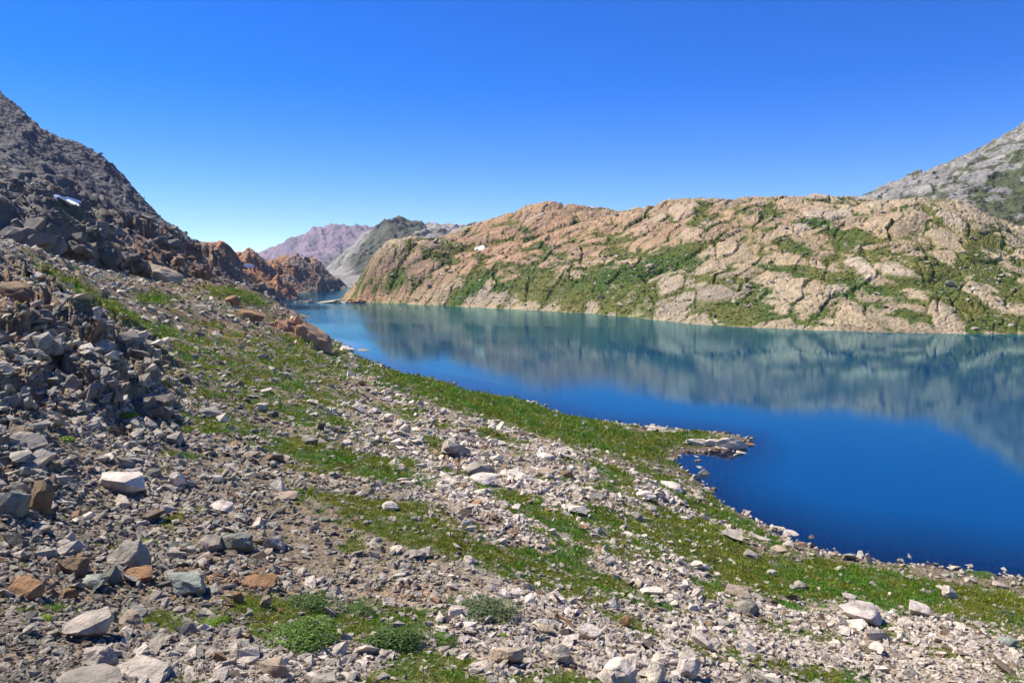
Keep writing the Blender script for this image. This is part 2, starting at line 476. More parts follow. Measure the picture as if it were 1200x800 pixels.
f1, f2, cid = cells(wx / 20, wy / 34, 25); g1, g2, gid = cells(wx / 8, wy / 14, 28)
O.Z = z + sstep(-1, 6, z) * ((cid - .5) * 12 * sstep(0, .2, f2 - f1) + (gid - .5) * 5 + fbm(O.X / 14, O.Y / 14, 4, 251) * 3)
px, py = project(O.X, O.Y, O.Z)
w = fbm(O.X / 18, O.Y / 18, 4, 261)
base = lerp(np.array([.34, .17, .085]), np.array([.19, .15, .12]), sstep(-.25, .3, w + (px - 310) / 260))
structure(O.mesh("rust_rock_outcrop", M_mtn, base, keep=O.Z > -3))

# ------------------------------------------------------------------ rocky hill across the lake
def hill_chain(px, ysh, mids):
    d = shore_d(px, ysh)
    return [W(-8, d - 50), W(-2.5, d - 12), W(0, d)] + mids
fh_cols = {
    385: [W(-4, 440), W(-3, 500), W(-3, 600), W(-4, 760)],
    408: [W(-3, 460), W(.4, 508), W(1, 530), W(-2, 600), W(-4, 760)],
    420: hill_chain(420, 354, [(346, 505), (333, 520), (330, 560), W(1, 640), W(-2, 760)]),
    438: hill_chain(438, 354.5, [(341, 500), (308, 520), (300, 548), (312, 620), W(5, 760)]),
    452: hill_chain(452, 355, [(338, 494), (300, 515), (289, 548), (304, 640), W(8, 760)]),
    478: hill_chain(478, 356, [(334, 482), (303, 508), (287, 560), (302, 650), (314, 760)]),
    520: hill_chain(520, 358, [(336, 460), (300, 510), (279, 590), (294, 720)]),
    560: hill_chain(560, 360, [(336, 440), (302, 510), (266, 610), (282, 740)]),
    600: hill_chain(600, 362, [(336, 422), (295, 505), (249, 620), (268, 760)]),
    640: hill_chain(640, 364, [(336, 405), (290, 490), (239, 622), (255, 760)]),
    690: hill_chain(690, 367, [(340, 380), (295, 460), (244, 595), (262, 730)]),
    735: hill_chain(735, 371, [(345, 360), (300, 430), (249, 560), (268, 700)]),
    780: hill_chain(780, 376, [(348, 335), (300, 400), (241, 530), (262, 670)]),
    830: hill_chain(830, 381, [(350, 312), (300, 370), (265, 425), (238, 490), (258, 640)]),
    870: hill_chain(870, 383, [(355, 300), (305, 355), (237, 470), (258, 620)]),
    915: hill_chain(915, 385, [(355, 290), (310, 340), (272, 388), (233, 450), (258, 600)]),
    1000: hill_chain(1000, 388, [(352, 280), (305, 325), (243, 420), (262, 540)]),
    1050: hill_chain(1050, 389.5, [(352, 274), (305, 315), (238, 405), (258, 520)]),
    1100: hill_chain(1100, 390.5, [(352, 268), (302, 308), (234, 395), (255, 500)]),
    1160: hill_chain(1160, 391, [(360, 262), (312, 300), (258, 368), (268, 450)]),
    1210: hill_chain(1210, 391.5, [(365, 258), (322, 294), (285, 345), (285, 430)]),
    1400: hill_chain(1400, 392, [(370, 250), (335, 285), (296, 345), (280, 430)]),
    1700: hill_chain(1700, 392, [(370, 250), (335, 285), (296, 345), (280, 430)]),
}
HF = Field(-.245, 1.0, 1050, 215, 740, 460)
z = Relief(survey(fh_cols), 2e-5)(HF.X, HF.Y)
ca, sa = math.cos(.5), math.sin(.5)
wx = HF.X + 9 * fbm(HF.X / 35, HF.Y / 35, 3, 331); wy = HF.Y + 9 * fbm(HF.X / 35, HF.Y / 35, 3, 341)
rx, ry = wx * ca - wy * sa, wx * sa + wy * ca
f1, f2, c1 = cells(rx / 34, ry / 60, 35)
g1, g2, c2 = cells(rx / 12, ry / 22, 38)
h1, h2, c3 = cells(rx / 4.2, ry / 8, 39)
onl = sstep(0.3, 9, z); on2 = sstep(-.5, 1.5, z)
m1, m2, m3 = (f2 - f1), (g2 - g1), (h2 - h1)
disp = onl * ((sstep(0, .45, m1) - .6) * 1.8 + (c1 - .5) * 2.2) + onl * ((sstep(0, .14, m2) - .6) * 1.3 + (c2 - .5) * 1.7) + on2 * ((sstep(0, .14, m3) - .7) * 1.3 * sstep(-.15, .25, fbm(HF.X / 25, HF.Y / 25, 2, 365)) + (c3 - .5) * .5)
k1, k2, c4 = cells(rx / 1.9, ry / 4.2, 37)
disp = disp + on2 * ((sstep(0, .2, k2 - k1) - .6) * .55 + (c4 - .5) * .35) * sstep(-.25, .2, fbm(HF.X / 18 + 7, HF.Y / 18, 2, 366))
disp = disp + onl * fbm(HF.X / 50, HF.Y / 50, 3, 351) * 3 + on2 * fbm(HF.X / 6, HF.Y / 6, 4, 361) * .45
HF.Z = z + disp * np.clip(HF.Y / 420, .75, 1.2)
px, py = project(HF.X, HF.Y, HF.Z)
HGRASS = [(800, 514, 55, 9, 4, .9), (545, 338, 32, 12, -35, 1), (600, 335, 40, 8, 0, .75), (625, 318, 30, 6, 15, .65), (690, 337, 40, 16, -10, .8), (725, 325, 20, 26, -20, .95), (762, 312, 40, 11, -25, 1),
          (802, 303, 24, 14, -30, .85), (735, 352, 30, 12, -20, .95), (660, 347, 40, 9, 0, .7), (870, 366, 30, 12, 0, 1), (925, 285, 26, 8, 25, 1), (980, 270, 40, 8, 15, .8),
          (1005, 292, 25, 9, 25, .95), (960, 322, 60, 6, 8, .85), (1020, 336, 50, 7, 15, .8), (1075, 310, 50, 10, 20, .8), (1110, 346, 60, 9, 20, .85), (1165, 328, 40, 14, 25, .95),
          (1170, 376, 45, 10, 8, .95), (1050, 366, 40, 7, 15, .7), (1150, 290, 16, 25, 30, .7), (890, 250, 25, 8, 10, .6), (822, 255, 12, 16, 10, .6), (640, 290, 40, 8, 35, .55),
          (455, 330, 30, 10, -10, .5), (510, 300, 30, 8, 20, .5), (560, 300, 60, 6, 20, .4), (850, 330, 50, 6, 10, .5), (900, 345, 40, 6, 10, .5), (700, 285, 60, 5, -10, .35), (1300, 340, 120, 30, 0, .8)]
w = fbm(HF.X / 16, HF.Y / 16, 4, 371); w2 = fbm(HF.X / 60, HF.Y / 60, 3, 381)
gg = blobs(px + 10 * w, py + 7 * w, HGRASS)
crease = (1 - sstep(.02, .22, m2)) * .35 + (1 - sstep(.03, .3, m1)) * .3
wf = fbm(HF.X / 4, HF.Y / 5, 3, 391)
hg = sstep(.30, .62, gg * (.4 + .9 * sstep(-.4, .4, w)) + crease * (1.0 + w2) + .22 * w + .42 * wf + .07)
warm = blobs(px, py, [(600, 280, 110, 40, -15, 1), (700, 275, 130, 30, 0, .8), (460, 330, 60, 25, 0, .9), (430, 345, 50, 10, 0, 1), (850, 255, 90, 20, 0, .7), (980, 290, 100, 40, 0, .35)])
base = lerp(np.array([.34, .27, .17]), np.array([.34, .21, .12]), np.clip(warm + .3 * w, 0, 1))
base = lerp(base, np.array([.25, .215, .165]), blobs(px, py, [(820, 350, 70, 25, 0, .7), (620, 345, 60, 12, 0, .7), (560, 345, 40, 10, 0, .6)]))
base = base * (.82 + .36 * c2)[..., None]
base = lerp(base, np.array([.17, .115, .08]), np.clip(blobs(px, py, [(470, 318, 55, 26, 0, .9), (440, 325, 30, 22, 0, .9)]) + .5 * w - .25, 0, .75))
base = lerp(base, np.array([.17, .135, .10]), sstep(.55, .9, c3) * .4)
base = lerp(base, np.array([.36, .31, .25]), sstep(.75, .9, c1 * .5 + c2 * .5) * .6)
hgc = lerp(np.array([.045, .085, .010]), np.array([.12, .115, .028]), sstep(-.3, .4, w2 + .5 * w))
base = lerp(base, hgc, hg)
structure(HF.mesh("rocky_hill", M_hill, base, keep=HF.Z > -4))

HF.G = hg
# ------------------------------------------------------------------ right mountain flank
rm_cols = {
    900: [(270, 440), (262, 540), (262, 900)], 960: [(265, 440), (255, 540), (262, 900)],
    985: [(262, 430), (250, 500), (243, 590), (255, 850)],
    1020: [(262, 430), (245, 510), (231, 620), (248, 850)],
    1060: [(262, 425), (240, 510), (214, 640), (235, 850)],
    1100: [(268, 420), (235, 520), (195, 670), (215, 860)],
    1160: [(280, 410), (225, 520), (168, 680), (190, 860)],
    1200: [(300, 400), (230, 500), (146, 680), (168, 860)],
    1400: [(300, 390), (190, 500), (50, 720), (75, 900)],
    1650: [(300, 380), (150, 500), (-60, 760), (-40, 900)],
}
RM = Field(.32, 1.12, 420, 380, 900, 330)
z = Relief(survey(rm_cols))(RM.X, RM.Y)
wx, wy = RM.X + 12 * fbm(RM.X / 40, RM.Y / 40, 3, 431), RM.Y + 12 * fbm(RM.X / 40, RM.Y / 40, 3, 441)
f1, f2, c1 = cells(wx / 22, wy / 30, 45); g1, g2, c2 = cells(wx / 8, wy / 11, 48)
RM.Z = z + (c1 - .5) * 7 * sstep(0, .2, f2 - f1) + (c2 - .5) * 3.2 + fbm(RM.X / 10, RM.Y / 10, 4, 451) * 2.6
px, py = project(RM.X, RM.Y, RM.Z)
w = fbm(RM.X / 20, RM.Y / 26, 4, 461)
base = lerp(np.array([.19, .185, .17]), np.array([.29, .275, .25]), sstep(-.3, .3, w))
gm = sstep(.0, .25, w + .5 * (1 - sstep(.05, .3, f2 - f1)) - .55 * sstep(40, -30, py - 225 + (px - 1100) * .5) + .2)
base = lerp(base, np.array([.05, .065, .018]), gm * .9)
structure(RM.mesh("grey_mountain_flank", M_mtn, base))

# ------------------------------------------------------------------ dark peak and far purple range
dp_cols = {
    330: [W(-4, 930), W(-2, 1400), W(-2, 2300)],
    385: [W(-3, 930), W(2, 1050), (325, 1400), (327, 1900), W(-10, 2300)],
    405: [W(-1, 940), (333, 1050), (322, 1300), (309, 1650), (320, 2200)],
    430: [W(0, 945), (330, 1050), (315, 1250), (287, 1650), (305, 2200)],
    448: [W(0, 950), (326, 1100), (300, 1400), (270, 1720), (295, 2200)],
    466: [W(1, 950), (320, 1150), (292, 1450), (259, 1800), (290, 2200)],
    480: [(330, 1000), (290, 1450), (262, 1800), (290, 2200)],
    494: [(325, 1000), (292, 1450), (274, 1780), (295, 2200)],
    520: [(320, 1050), (290, 1450), (273, 1780), (295, 2200)],
    545: [(315, 1100), (288, 1450), (268, 1780), (292, 2200)],
    620: [(315, 1100), (290, 1450), (275, 1780), (300, 2200)],
}
DP = Field(-.31, .03, 330, 940, 2300, 230)
z = Relief(survey(dp_cols), 1e-6)(DP.X, DP.Y)
px0, py0 = project(DP.X, DP.Y, z)
up = sstep(2, 40, z)
DP.Z = z + up * (ridged((DP.X - DP.Y * .3) / 45, DP.Y / 160, 5, 531) * 13 + fbm(DP.X / 24, DP.Y / 34, 4, 541) * 13)
px, py = project(DP.X, DP.Y, DP.Z)
w = fbm(DP.X / 60, DP.Y / 90, 4, 551)
base = lerp(np.array([.25, .235, .21]), np.array([.075, .08, .06]), sstep(-.1, .3, blobs(px, py, [(455, 285, 40, 22, -40, 1.1), (474, 266, 18, 10, 0, 1)]) - .15 + .8 * w))
structure(DP.mesh("dark_peak", M_far, base, keep=DP.Z > -3))

pr_cols = {
    270: [(318, 3600), (316, 4600), (318, 6500)], 318: [(318, 3500), (316, 4300), (311, 4900), (316, 6500)],
    332: [(318, 3500), (311, 4200), (296, 4900), (310, 6500)], 350: [(318, 3500), (302, 4200), (277, 4950), (300, 6500)],
    364: [(320, 3500), (300, 4200), (279, 4950), (300, 6500)], 384: [(320, 3500), (298, 4200), (270, 5000), (295, 6500)],
    402: [(320, 3500), (298, 4200), (267, 5000), (292, 6500)], 430: [(320, 3500), (300, 4200), (272, 5000), (295, 6500)],
    460: [(320, 3500), (300, 4200), (276, 5000), (295, 6500)], 540: [(320, 3500), (300, 4200), (278, 5000), (295, 6500)],
}
PR = Field(-.40, -.03, 330, 3500, 6600, 220)
z = Relief(survey(pr_cols), 1e-6)(PR.X, PR.Y)
px0, py0 = project(PR.X, PR.Y, z)
PR.Z = z + sstep(20, 120, z) * (ridged((PR.X + PR.Y * .35) / 130, PR.Y / 600, 4, 631) - .45) * 48 + fbm(PR.X / 90, PR.Y / 140, 4, 641) * 22 * sstep(0, 80, z)
px, py = project(PR.X, PR.Y, PR.Z)
w = fbm((PR.X + PR.Y * .3) / 110, PR.Y / 500, 4, 651)
base = lerp(np.array([.20, .145, .18]), np.array([.125, .10, .14]), sstep(-.1, .35, w))  # reddish rock with the violet of distance haze mixed into its colour
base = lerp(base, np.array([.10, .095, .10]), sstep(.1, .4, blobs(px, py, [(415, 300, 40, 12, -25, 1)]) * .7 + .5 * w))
structure(PR.mesh("purple_range", M_far, base))

# ------------------------------------------------------------------ lake
WT = Field(-1.0, 1.1, 420, 30, 1100, 460)
WT.Z = np.zeros_like(WT.X)
zb = N.at(WT.X, np.clip(WT.Y, 5.01, 329))
inside = (WT.Y < 325)
depth = np.where(inside, -zb, 6.0)
m, nt, p = new_mat("lake_water")
ad = node(nt, "ShaderNodeAttribute", attribute_name="depth")
tc = node(nt, "ShaderNodeTexCoord")
p.inputs["Base Color"].default_value = (0.0, 0.055, 0.215, 1)
p.inputs["IOR"].default_value = 1.333
p.inputs["Roughness"].default_value = 0.03
mp = node(nt, "ShaderNodeMapping"); mp.inputs["Scale"].default_value = (0.55, 1.5, 1)
nt.links.new(tc.outputs["Object"], mp.inputs[0])
rip = node(nt, "ShaderNodeTexNoise", Scale=0.9, Detail=5.0, Roughness=0.62)
nt.links.new(mp.outputs[0], rip.inputs["Vector"])
mp2 = node(nt, "ShaderNodeMapping"); mp2.inputs["Scale"].default_value = (0.004, 0.02, 1); mp2.inputs["Location"].default_value = (0.3, 0.1, 0)
nt.links.new(tc.outputs["Object"], mp2.inputs[0])
wind = node(nt, "ShaderNodeTexNoise", Scale=1.0, Detail=3.0)
nt.links.new(mp2.outputs[0], wind.inputs["Vector"])
wr = ramp(nt, wind.outputs[0], [(0.40, (0.16,) * 3), (0.60, (0.7,) * 3)])
bmp = node(nt, "ShaderNodeBump", Distance=0.05)
sx = node(nt, "ShaderNodeSeparateXYZ"); nt.links.new(tc.outputs["Object"], sx.inputs[0])
w1 = node(nt, "ShaderNodeMapRange"); nt.links.new(sx.outputs[1], w1.inputs[0])
for k_, v_ in (("From Min", 190.0), ("From Max", 290.0), ("To Min", 0.22), ("To Max", 1.5)): w1.inputs[k_].default_value = v_
w2_ = node(nt, "ShaderNodeMapRange"); nt.links.new(sx.outputs[1], w2_.inputs[0])
for k_, v_ in (("From Min", 430.0), ("From Max", 540.0), ("To Min", 0.02), ("To Max", 1.0)): w2_.inputs[k_].default_value = v_
wm = node(nt, "ShaderNodeMath", operation='MULTIPLY_ADD'); nt.links.new(wr, wm.inputs[0]); nt.links.new(w1.outputs[0], wm.inputs[1]); nt.links.new(w2_.outputs[0], wm.inputs[2])
wc = node(nt, "ShaderNodeClamp"); nt.links.new(wm.outputs[0], wc.inputs[0])
nt.links.new(wc.outputs[0], bmp.inputs["Strength"]); nt.links.new(rip.outputs[0], bmp.inputs["Height"]); nt.links.new(bmp.outputs[0], p.inputs["Normal"])
tr = node(nt, "ShaderNodeBsdfTransparent"); tr.inputs[0].default_value = (0.45, 0.5, 0.75, 1)
gl = node(nt, "ShaderNodeBsdfGlossy"); gl.inputs["Roughness"].default_value = 0.03; nt.links.new(bmp.outputs[0], gl.inputs["Normal"])
fr = node(nt, "ShaderNodeFresnel", IOR=2.2); nt.links.new(bmp.outputs[0], fr.inputs["Normal"])
sh = node(nt, "ShaderNodeMixShader"); nt.links.new(fr.outputs[0], sh.inputs[0]); nt.links.new(tr.outputs[0], sh.inputs[1]); nt.links.new(gl.outputs[0], sh.inputs[2])
df = node(nt, "ShaderNodeBsdfDiffuse"); df.inputs[0].default_value = (0.0, 0.042, 0.15, 1)
gd = node(nt, "ShaderNodeBsdfGlossy"); gd.inputs["Roughness"].default_value = 0.035; gd.inputs[0].default_value = (.52, .84, .70, 1); nt.links.new(bmp.outputs[0], gd.inputs["Normal"])
dw = node(nt, "ShaderNodeMixShader"); nt.links.new(fr.outputs[0], dw.inputs[0]); nt.links.new(df.outputs[0], dw.inputs[1]); nt.links.new(gd.outputs[0], dw.inputs[2])
mx = node(nt, "ShaderNodeMixShader")
mr = node(nt, "ShaderNodeMapRange"); mr.inputs["From Min"].default_value = 0.05; mr.inputs["From Max"].default_value = 2.4
nt.links.new(ad.outputs["Fac"], mr.inputs[0])
nt.links.new(mr.outputs[0], mx.inputs[0]); nt.links.new(sh.outputs[0], mx.inputs[1]); nt.links.new(dw.outputs[0], mx.inputs[2])
nt.links.new(mx.outputs[0], nt.nodes["Material Output"].inputs[0])
M_water = m
structure(WT.mesh("lake", M_water, np.zeros(WT.X.shape + (3,)), {"depth": depth}, keep=np.where(inside, zb < 0.6, True)))

# ------------------------------------------------------------------ stone shapes
import bmesh
def ico(sub):
    bm = bmesh.new(); bmesh.ops.create_icosphere(bm, subdivisions=sub, radius=1)
    v = np.array([q.co[:] for q in bm.verts]); f = np.array([[q.index for q in t.verts] for t in bm.faces]); bm.free()
    return v, f
ICO = {k: ico(k) for k in (1, 2, 3, 4)}
def rock_mesh(name, seed, sub, dims=(1, 1, 1), cuts=12, rough=0.05, mat=None, lo=.45, hi=.85, flat=None, strata=0):
    r = np.random.default_rng(seed)
    v, f = ICO[sub]; v = v.copy() * 1.25
    n = r.normal(size=(cuts, 3)); n /= np.linalg.norm(n, axis=1)[:, None]
    d = r.uniform(lo, hi, cuts)
    if flat:
        n = np.r_[n, [[.12 * r.normal(), .12 * r.normal(), 1]]]; d = np.r_[d, flat]
    for q, e in zip(n, d):
        t = v @ q - e
        v = v - np.clip(t, 0, None)[:, None] * q
    if rough and sub > 2:
        k = np.zeros(len(v))
        for o in range(4):
            s = 2.2 * 2 ** o
            k += .5 ** o * (perlin(v[:, 0] * s + seed, v[:, 1] * s + v[:, 2] * 1.7 * s, seed + o) + perlin(v[:, 2] * s, v[:, 0] * s - v[:, 1] * s, seed + 9 + o)) * .5
        if strata:
            k += .8 * strata * np.abs(perlin(v[:, 2] * 7 + v[:, 0] * 3, np.zeros(len(v)) + seed, seed + 33))
        v = v * (1 + rough * k)[:, None]
    mx, mn = v.max(0), v.min(0)
    v = (v - (mx + mn) / 2) / (mx - mn) * np.array(dims)
    me = bpy.data.meshes.new(name)
    build(me, v, f)
    if sub > 2:
        me.polygons.foreach_set("use_smooth", np.ones(len(f), bool))
        me.set_sharp_from_angle(angle=math.radians(28))
    me.materials.append(mat)
    return me

# ------------------------------------------------------------------ scatter (rubble, talus, grass) as one object each
def scatter(name, pts, rot, scl, idx, tint, meshes):
    src = bpy.data.collections.new(name + "_shapes")
    for i, me in enumerate(meshes):
        src.objects.link(bpy.data.objects.new("%s_shape_%03d" % (name, i), me))
    me = bpy.data.meshes.new(name)
    me.vertices.add(len(pts)); me.vertices.foreach_set("co", np.asarray(pts, np.float32).ravel())
    for nm, typ, arr, key in (("rot", 'FLOAT_VECTOR', rot, "vector"), ("scl", 'FLOAT_VECTOR', scl, "vector"), ("idx", 'INT', idx, "value"), ("tint", 'FLOAT_COLOR', tint, "color")):
        a = me.attributes.new(nm, typ, 'POINT')
        a.data.foreach_set(key, np.asarray(arr, np.int32 if typ == 'INT' else np.float32).ravel())
    o = bpy.data.objects.new(name, me); COL.objects.link(o)
    ng = bpy.data.node_groups.new(name + "_nodes", 'GeometryNodeTree')
    ng.interface.new_socket("Geometry", in_out='INPUT', socket_type='NodeSocketGeometry')
    ng.interface.new_socket("Geometry", in_out='OUTPUT', socket_type='NodeSocketGeometry')
    gi, go = ng.nodes.new("NodeGroupInput"), ng.nodes.new("NodeGroupOutput")
    ci = ng.nodes.new("GeometryNodeCollectionInfo"); ci.inputs["Collection"].default_value = src
    ci.inputs["Separate Children"].default_value = True; ci.inputs["Reset Children"].default_value = True
    iop = ng.nodes.new("GeometryNodeInstanceOnPoints"); iop.inputs["Pick Instance"].default_value = True
    def named(n, t):
        q = ng.nodes.new("GeometryNodeInputNamedAttribute"); q.data_type = t; q.inputs["Name"].default_value = n
        return q.outputs[0]
    ng.links.new(gi.outputs[0], iop.inputs["Points"]); ng.links.new(ci.outputs[0], iop.inputs["Instance"])
    ng.links.new(named("idx", 'INT'), iop.inputs["Instance Index"])
    ng.links.new(named("rot", 'FLOAT_VECTOR'), iop.inputs["Rotation"])
    ng.links.new(named("scl", 'FLOAT_VECTOR'), iop.inputs["Scale"])
    ng.links.new(iop.outputs[0], go.inputs[0])
    md = o.modifiers.new("scatter", 'NODES'); md.node_group = ng
    o["kind"] = "stuff"
    return o

def stone_tint(n, px, py, ru, pa, r):
    """grey, pale, greenish and rusty rock, mixed as the beds they lie in"""
    v = r.lognormal(0, .16, n)
    pale = np.array([.66, .57, .46]); grey = np.array([.33, .285, .215]); slate = np.array([.215, .21, .16]); rust = np.array([.36, .20, .095]); brown = np.array([.23, .17, .115])
    k = r.random(n)
    pp = np.clip(.28 + pa * .7 + r.normal(0, .18, n), 0, 1)
    c = lerp(np.where((k < .55)[:, None], grey, slate), pale, pp)
    c = np.where((k > .93)[:, None], brown, c)
    isr = r.random(n) < (.025 + .42 * ru)
    c = np.where(isr[:, None], lerp(brown, rust, r.random(n)), c)
    return np.clip(np.c_[c * v[:, None], np.ones(n)], 0, 1)
def slope_tilt(field, x, y, r, s=.25):
    return np.c_[r.normal(0, s, len(x)), r.normal(0, s, len(x)), r.uniform(0, 6.283, len(x))]

def hull_mesh(name, seed, n, dims, mat):
    r = np.random.default_rng(seed)
    v = r.normal(size=(n, 3)); v /= (np.abs(v) ** 4).sum(1)[:, None] ** .25
    v *= r.uniform(.75, 1, (n, 1))
    mx, mn = v.max(0), v.min(0)
    v = (v - (mx + mn) / 2) / (mx - mn) * np.array(dims)
    bm = bmesh.new()
    for q in v: bm.verts.new(q)
    res = bmesh.ops.convex_hull(bm, input=bm.verts)
    bmesh.ops.delete(bm, geom=[e for e in res["geom_interior"] if isinstance(e, bmesh.types.BMVert)], context='VERTS')
    me = bpy.data.meshes.new(name); bm.to_mesh(me); bm.free()
    me.materials.append(mat)
    return me
small = [hull_mesh("stone_%d" % i, 100 + i, 10 + i % 5, (1, rng.uniform(.5, .95), rng.uniform(.3, .7)), M_stone_i) for i in range(24)]
def rubble(name, n, u0, u1, y0, y1, size, seed, dens):
    r = np.random.default_rng(seed)
    u = r.uniform(u0, u1, n); y = np.exp(r.uniform(math.log(y0), math.log(y1), n)); x = u * y
    zz = N.at(x, y)
    px, py, g, ru, pa, w, w2 = near_zones(x, y, zz)
    cr = blobs(px, py, CRAG)
    keep = (zz > -1.1) & (r.random(n) < dens(g, pa, cr, w, w2, px, py))
    x, y, zz, px, py, ru, pa, cr, g = (a[keep] for a in (x, y, zz, px, py, ru, pa, cr, g))
    n = len(x)
    s = y / F * size * np.clip((y / 24) ** -.22, .6, 1.2) * r.lognormal(0, .5, n) * (1 + .5 * cr) * (1 - .35 * g)
    s = np.clip(s, .03, 1.5)
    dims = np.c_[s * r.uniform(.85, 1.3, n), s * r.uniform(.85, 1.2, n), s * r.uniform(.7, 1.15, n)]
    t = stone_tint(n, px, py, ru, pa * (1 - .8 * cr), r)
    pts = np.c_[x, y, zz + s * .12]
    return scatter(name, pts, slope_tilt(N, x, y, r, .38), dims, r.integers(0, len(small), n), t, small)
rub = rubble("scree_rubble", 250000, -.78, .78, 11, 240, 4.9, 21,
             lambda g, pa, cr, w, w2, px, py: np.clip((.36 + .55 * pa + .5 * cr + .4 * (px < 330) * (py > 470)) * (1 - .8 * g) * (.35 + .9 * sstep(-.35, .3, w2 + .6 * w)), 0, 1))
rub2 = rubble("coarse_rubble", 10000, -.78, .78, 11, 240, 9.5, 22,
              lambda g, pa, cr, w, w2, px, py: np.clip((.12 + .22 * pa + .9 * cr + .4 * (px < 240) * (py > 480)) * (1 - .97 * g) * sstep(-.25, .3, w2 + .5 * w), 0, 1))
rub["label"] = "loose small grey and pale stones covering the slope"
rub2["label"] = "fist to head sized angular rubble in beds on the slope"

# talus blocks on the left mountain, blocks on the hill across the lake
def blocks(name, field, n, y0, y1, u0, u1, size, seed, keepf, tintf):
    r = np.random.default_rng(seed)
    u = r.uniform(u0, u1, n); y = np.exp(r.uniform(math.log(y0), math.log(y1), n)); x = u * y
    zz = field.at(x, y)
    px, py = project(x, y, zz)
    k = (zz > .2) & keepf(px, py, r)
    x, y, zz, px, py = x[k], y[k], zz[k], px[k], py[k]; n = len(x)
    s = y / F * size * r.lognormal(0, .45, n)
    dims = np.c_[s * r.uniform(.8, 1.4, n), s * r.uniform(.8, 1.3, n), s * r.uniform(.6, 1.1, n)]
    t = np.c_[tintf(px, py, n, r), np.ones(n)]
    return scatter(name, np.c_[x, y, zz + s * .1], slope_tilt(field, x, y, r, .4), dims, r.integers(0, len(small), n), t, small)
b = blocks("talus_blocks", L, 30000, 108, 700, -.85, -.3, 4.0, 31, lambda px, py, r: (r.random(len(px)) < np.where(py < 196 + px * .36, .05, .75)),
           lambda px, py, n, r: np.array([.16, .15, .135]) * r.lognormal(0, .25, n)[:, None] * np.where(r.random(n)[:, None] < .12 + .3 * ((px > 150) & (py > 285))[:, None], np.array([1.3, .85, .6]), 1))
b["label"] = "grey boulder talus on the mountain at left"
b = blocks("hill_blocks", HF, 9000, 235, 620, -.21, .75, 2.8, 32, lambda px, py, r: r.random(len(px)) < .12 + .7 * np.clip(blobs(px, py, HGRASS) + blobs(px, py, [(640, 345, 160, 22, 4, .7), (440, 345, 60, 14, 0, .9)]), 0, 1),
           lambda px, py, n, r: np.array([.34, .29, .23]) * r.lognormal(0, .25, n)[:, None])
b["label"] = "pale blocks scattered over the rocky hill across the lake"

# ------------------------------------------------------------------ grass
def tuft_mesh(name, seed, blades=22, rad=.5, h=.32):
    r = np.random.default_rng(seed)
    V, T = [], []
    for i in range(blades):
        a, q = r.uniform(0, 6.283), rad * math.sqrt(r.random())
        bx, by = q * math.cos(a), q * math.sin(a)
        o = r.uniform(0, 6.283); wd = r.uniform(.03, .06); hh = h * r.uniform(.5, 1.2); lean = r.uniform(.05, .3); la = r.uniform(0, 6.283)
        k = len(V)
        V += [(bx - wd * math.cos(o), by - wd * math.sin(o), -.05), (bx + wd * math.cos(o), by + wd * math.sin(o), -.05), (bx + lean * math.cos(la), by + lean * math.sin(la), hh)]
        T.append((k, k + 1, k + 2))
    me = bpy.data.meshes.new(name); build(me, np.array(V), np.array(T)); me.materials.append(M_grass_i)
    return me
tufts = [tuft_mesh("tuft_%d" % i, 900 + i) for i in range(6)]
def grass(n, seed):
    r = np.random.default_rng(seed)
    u = r.uniform(-.78, .78, n); y = np.exp(r.uniform(math.log(11), math.log(210), n)); x = u * y
    zz = N.at(x, y)
    px, py, g, ru, pa, w, w2 = near_zones(x, y, zz)
    k = (zz > .12) & (r.random(n) < g * .95 + .015)
    x, y, zz, w, w2, px, py = (a[k] for a in (x, y, zz, w, w2, px, py)); n = len(x)
    s = y / F * 9.5 * r.lognormal(0, .28, n)
    olive = np.clip(sstep(-.4, .5, w + .7 * w2 + r.normal(0, .15, n)) + blobs(px, py, [(830, 640, 90, 25, 25, .5), (1160, 705, 60, 16, 15, .7), (770, 530, 60, 12, 12, .5), (480, 622, 120, 30, 18, .3)]), 0, 1)
    t = lerp(np.array([.065, .19, .006]), np.array([.18, .20, .016]), olive) * r.lognormal(0, .2, n)[:, None]
    o = scatter("alpine_turf", np.c_[x, y, zz], np.c_[r.normal(0, .1, n), r.normal(0, .1, n), r.uniform(0, 6.283, n)], np.c_[s, s, s * r.uniform(.35, .95, n)], r.integers(0, 6, n), np.c_[t, np.ones(n)], tufts)
    o["label"] = "short alpine grass in patches between the stones"; o["category"] = "grass"
    return o
grass(150000, 41)
def clump_mesh(name, seed):
    r = np.random.default_rng(seed); n = 46; V = np.empty((n * 4, 3))
    for i in range(n):
        d = r.normal(size=3); d[2] = abs(d[2]); d /= np.linalg.norm(d)
        c = d * np.array([.5, .5, .34]) * r.uniform(.7, 1.05)
        t = np.cross(d, r.normal(size=3)); t /= np.linalg.norm(t); b_ = np.cross(d, t); l = r.uniform(.08, .18)
        V[i * 4:i * 4 + 4] = [c - t * l, c + b_ * l * .7, c + t * l + d * .06, c - b_ * l * .7]
    me = bpy.data.meshes.new(name); build(me, V, np.arange(n * 4).reshape(n, 4)); me.materials.append(M_grass_i)
    return me
r = np.random.default_rng(43); n = 60000
u = r.uniform(-.24, .75, n); y = np.exp(r.uniform(math.log(236), math.log(560), n)); x = u * y
fu = np.clip((u - HF.u0) / (HF.u1 - HF.u0) * (HF.nu - 1), 0, HF.nu - 1).astype(int); fl = np.clip((np.log(y) - HF.l0) / (HF.l1 - HF.l0) * (HF.ny - 1), 0, HF.ny - 1).astype(int)
zz = HF.at(x, y); k = (zz > .6) & (r.random(n) < HF.G[fl, fu] * .8)
x, y, zz = x[k], y[k], zz[k]; n = len(x)
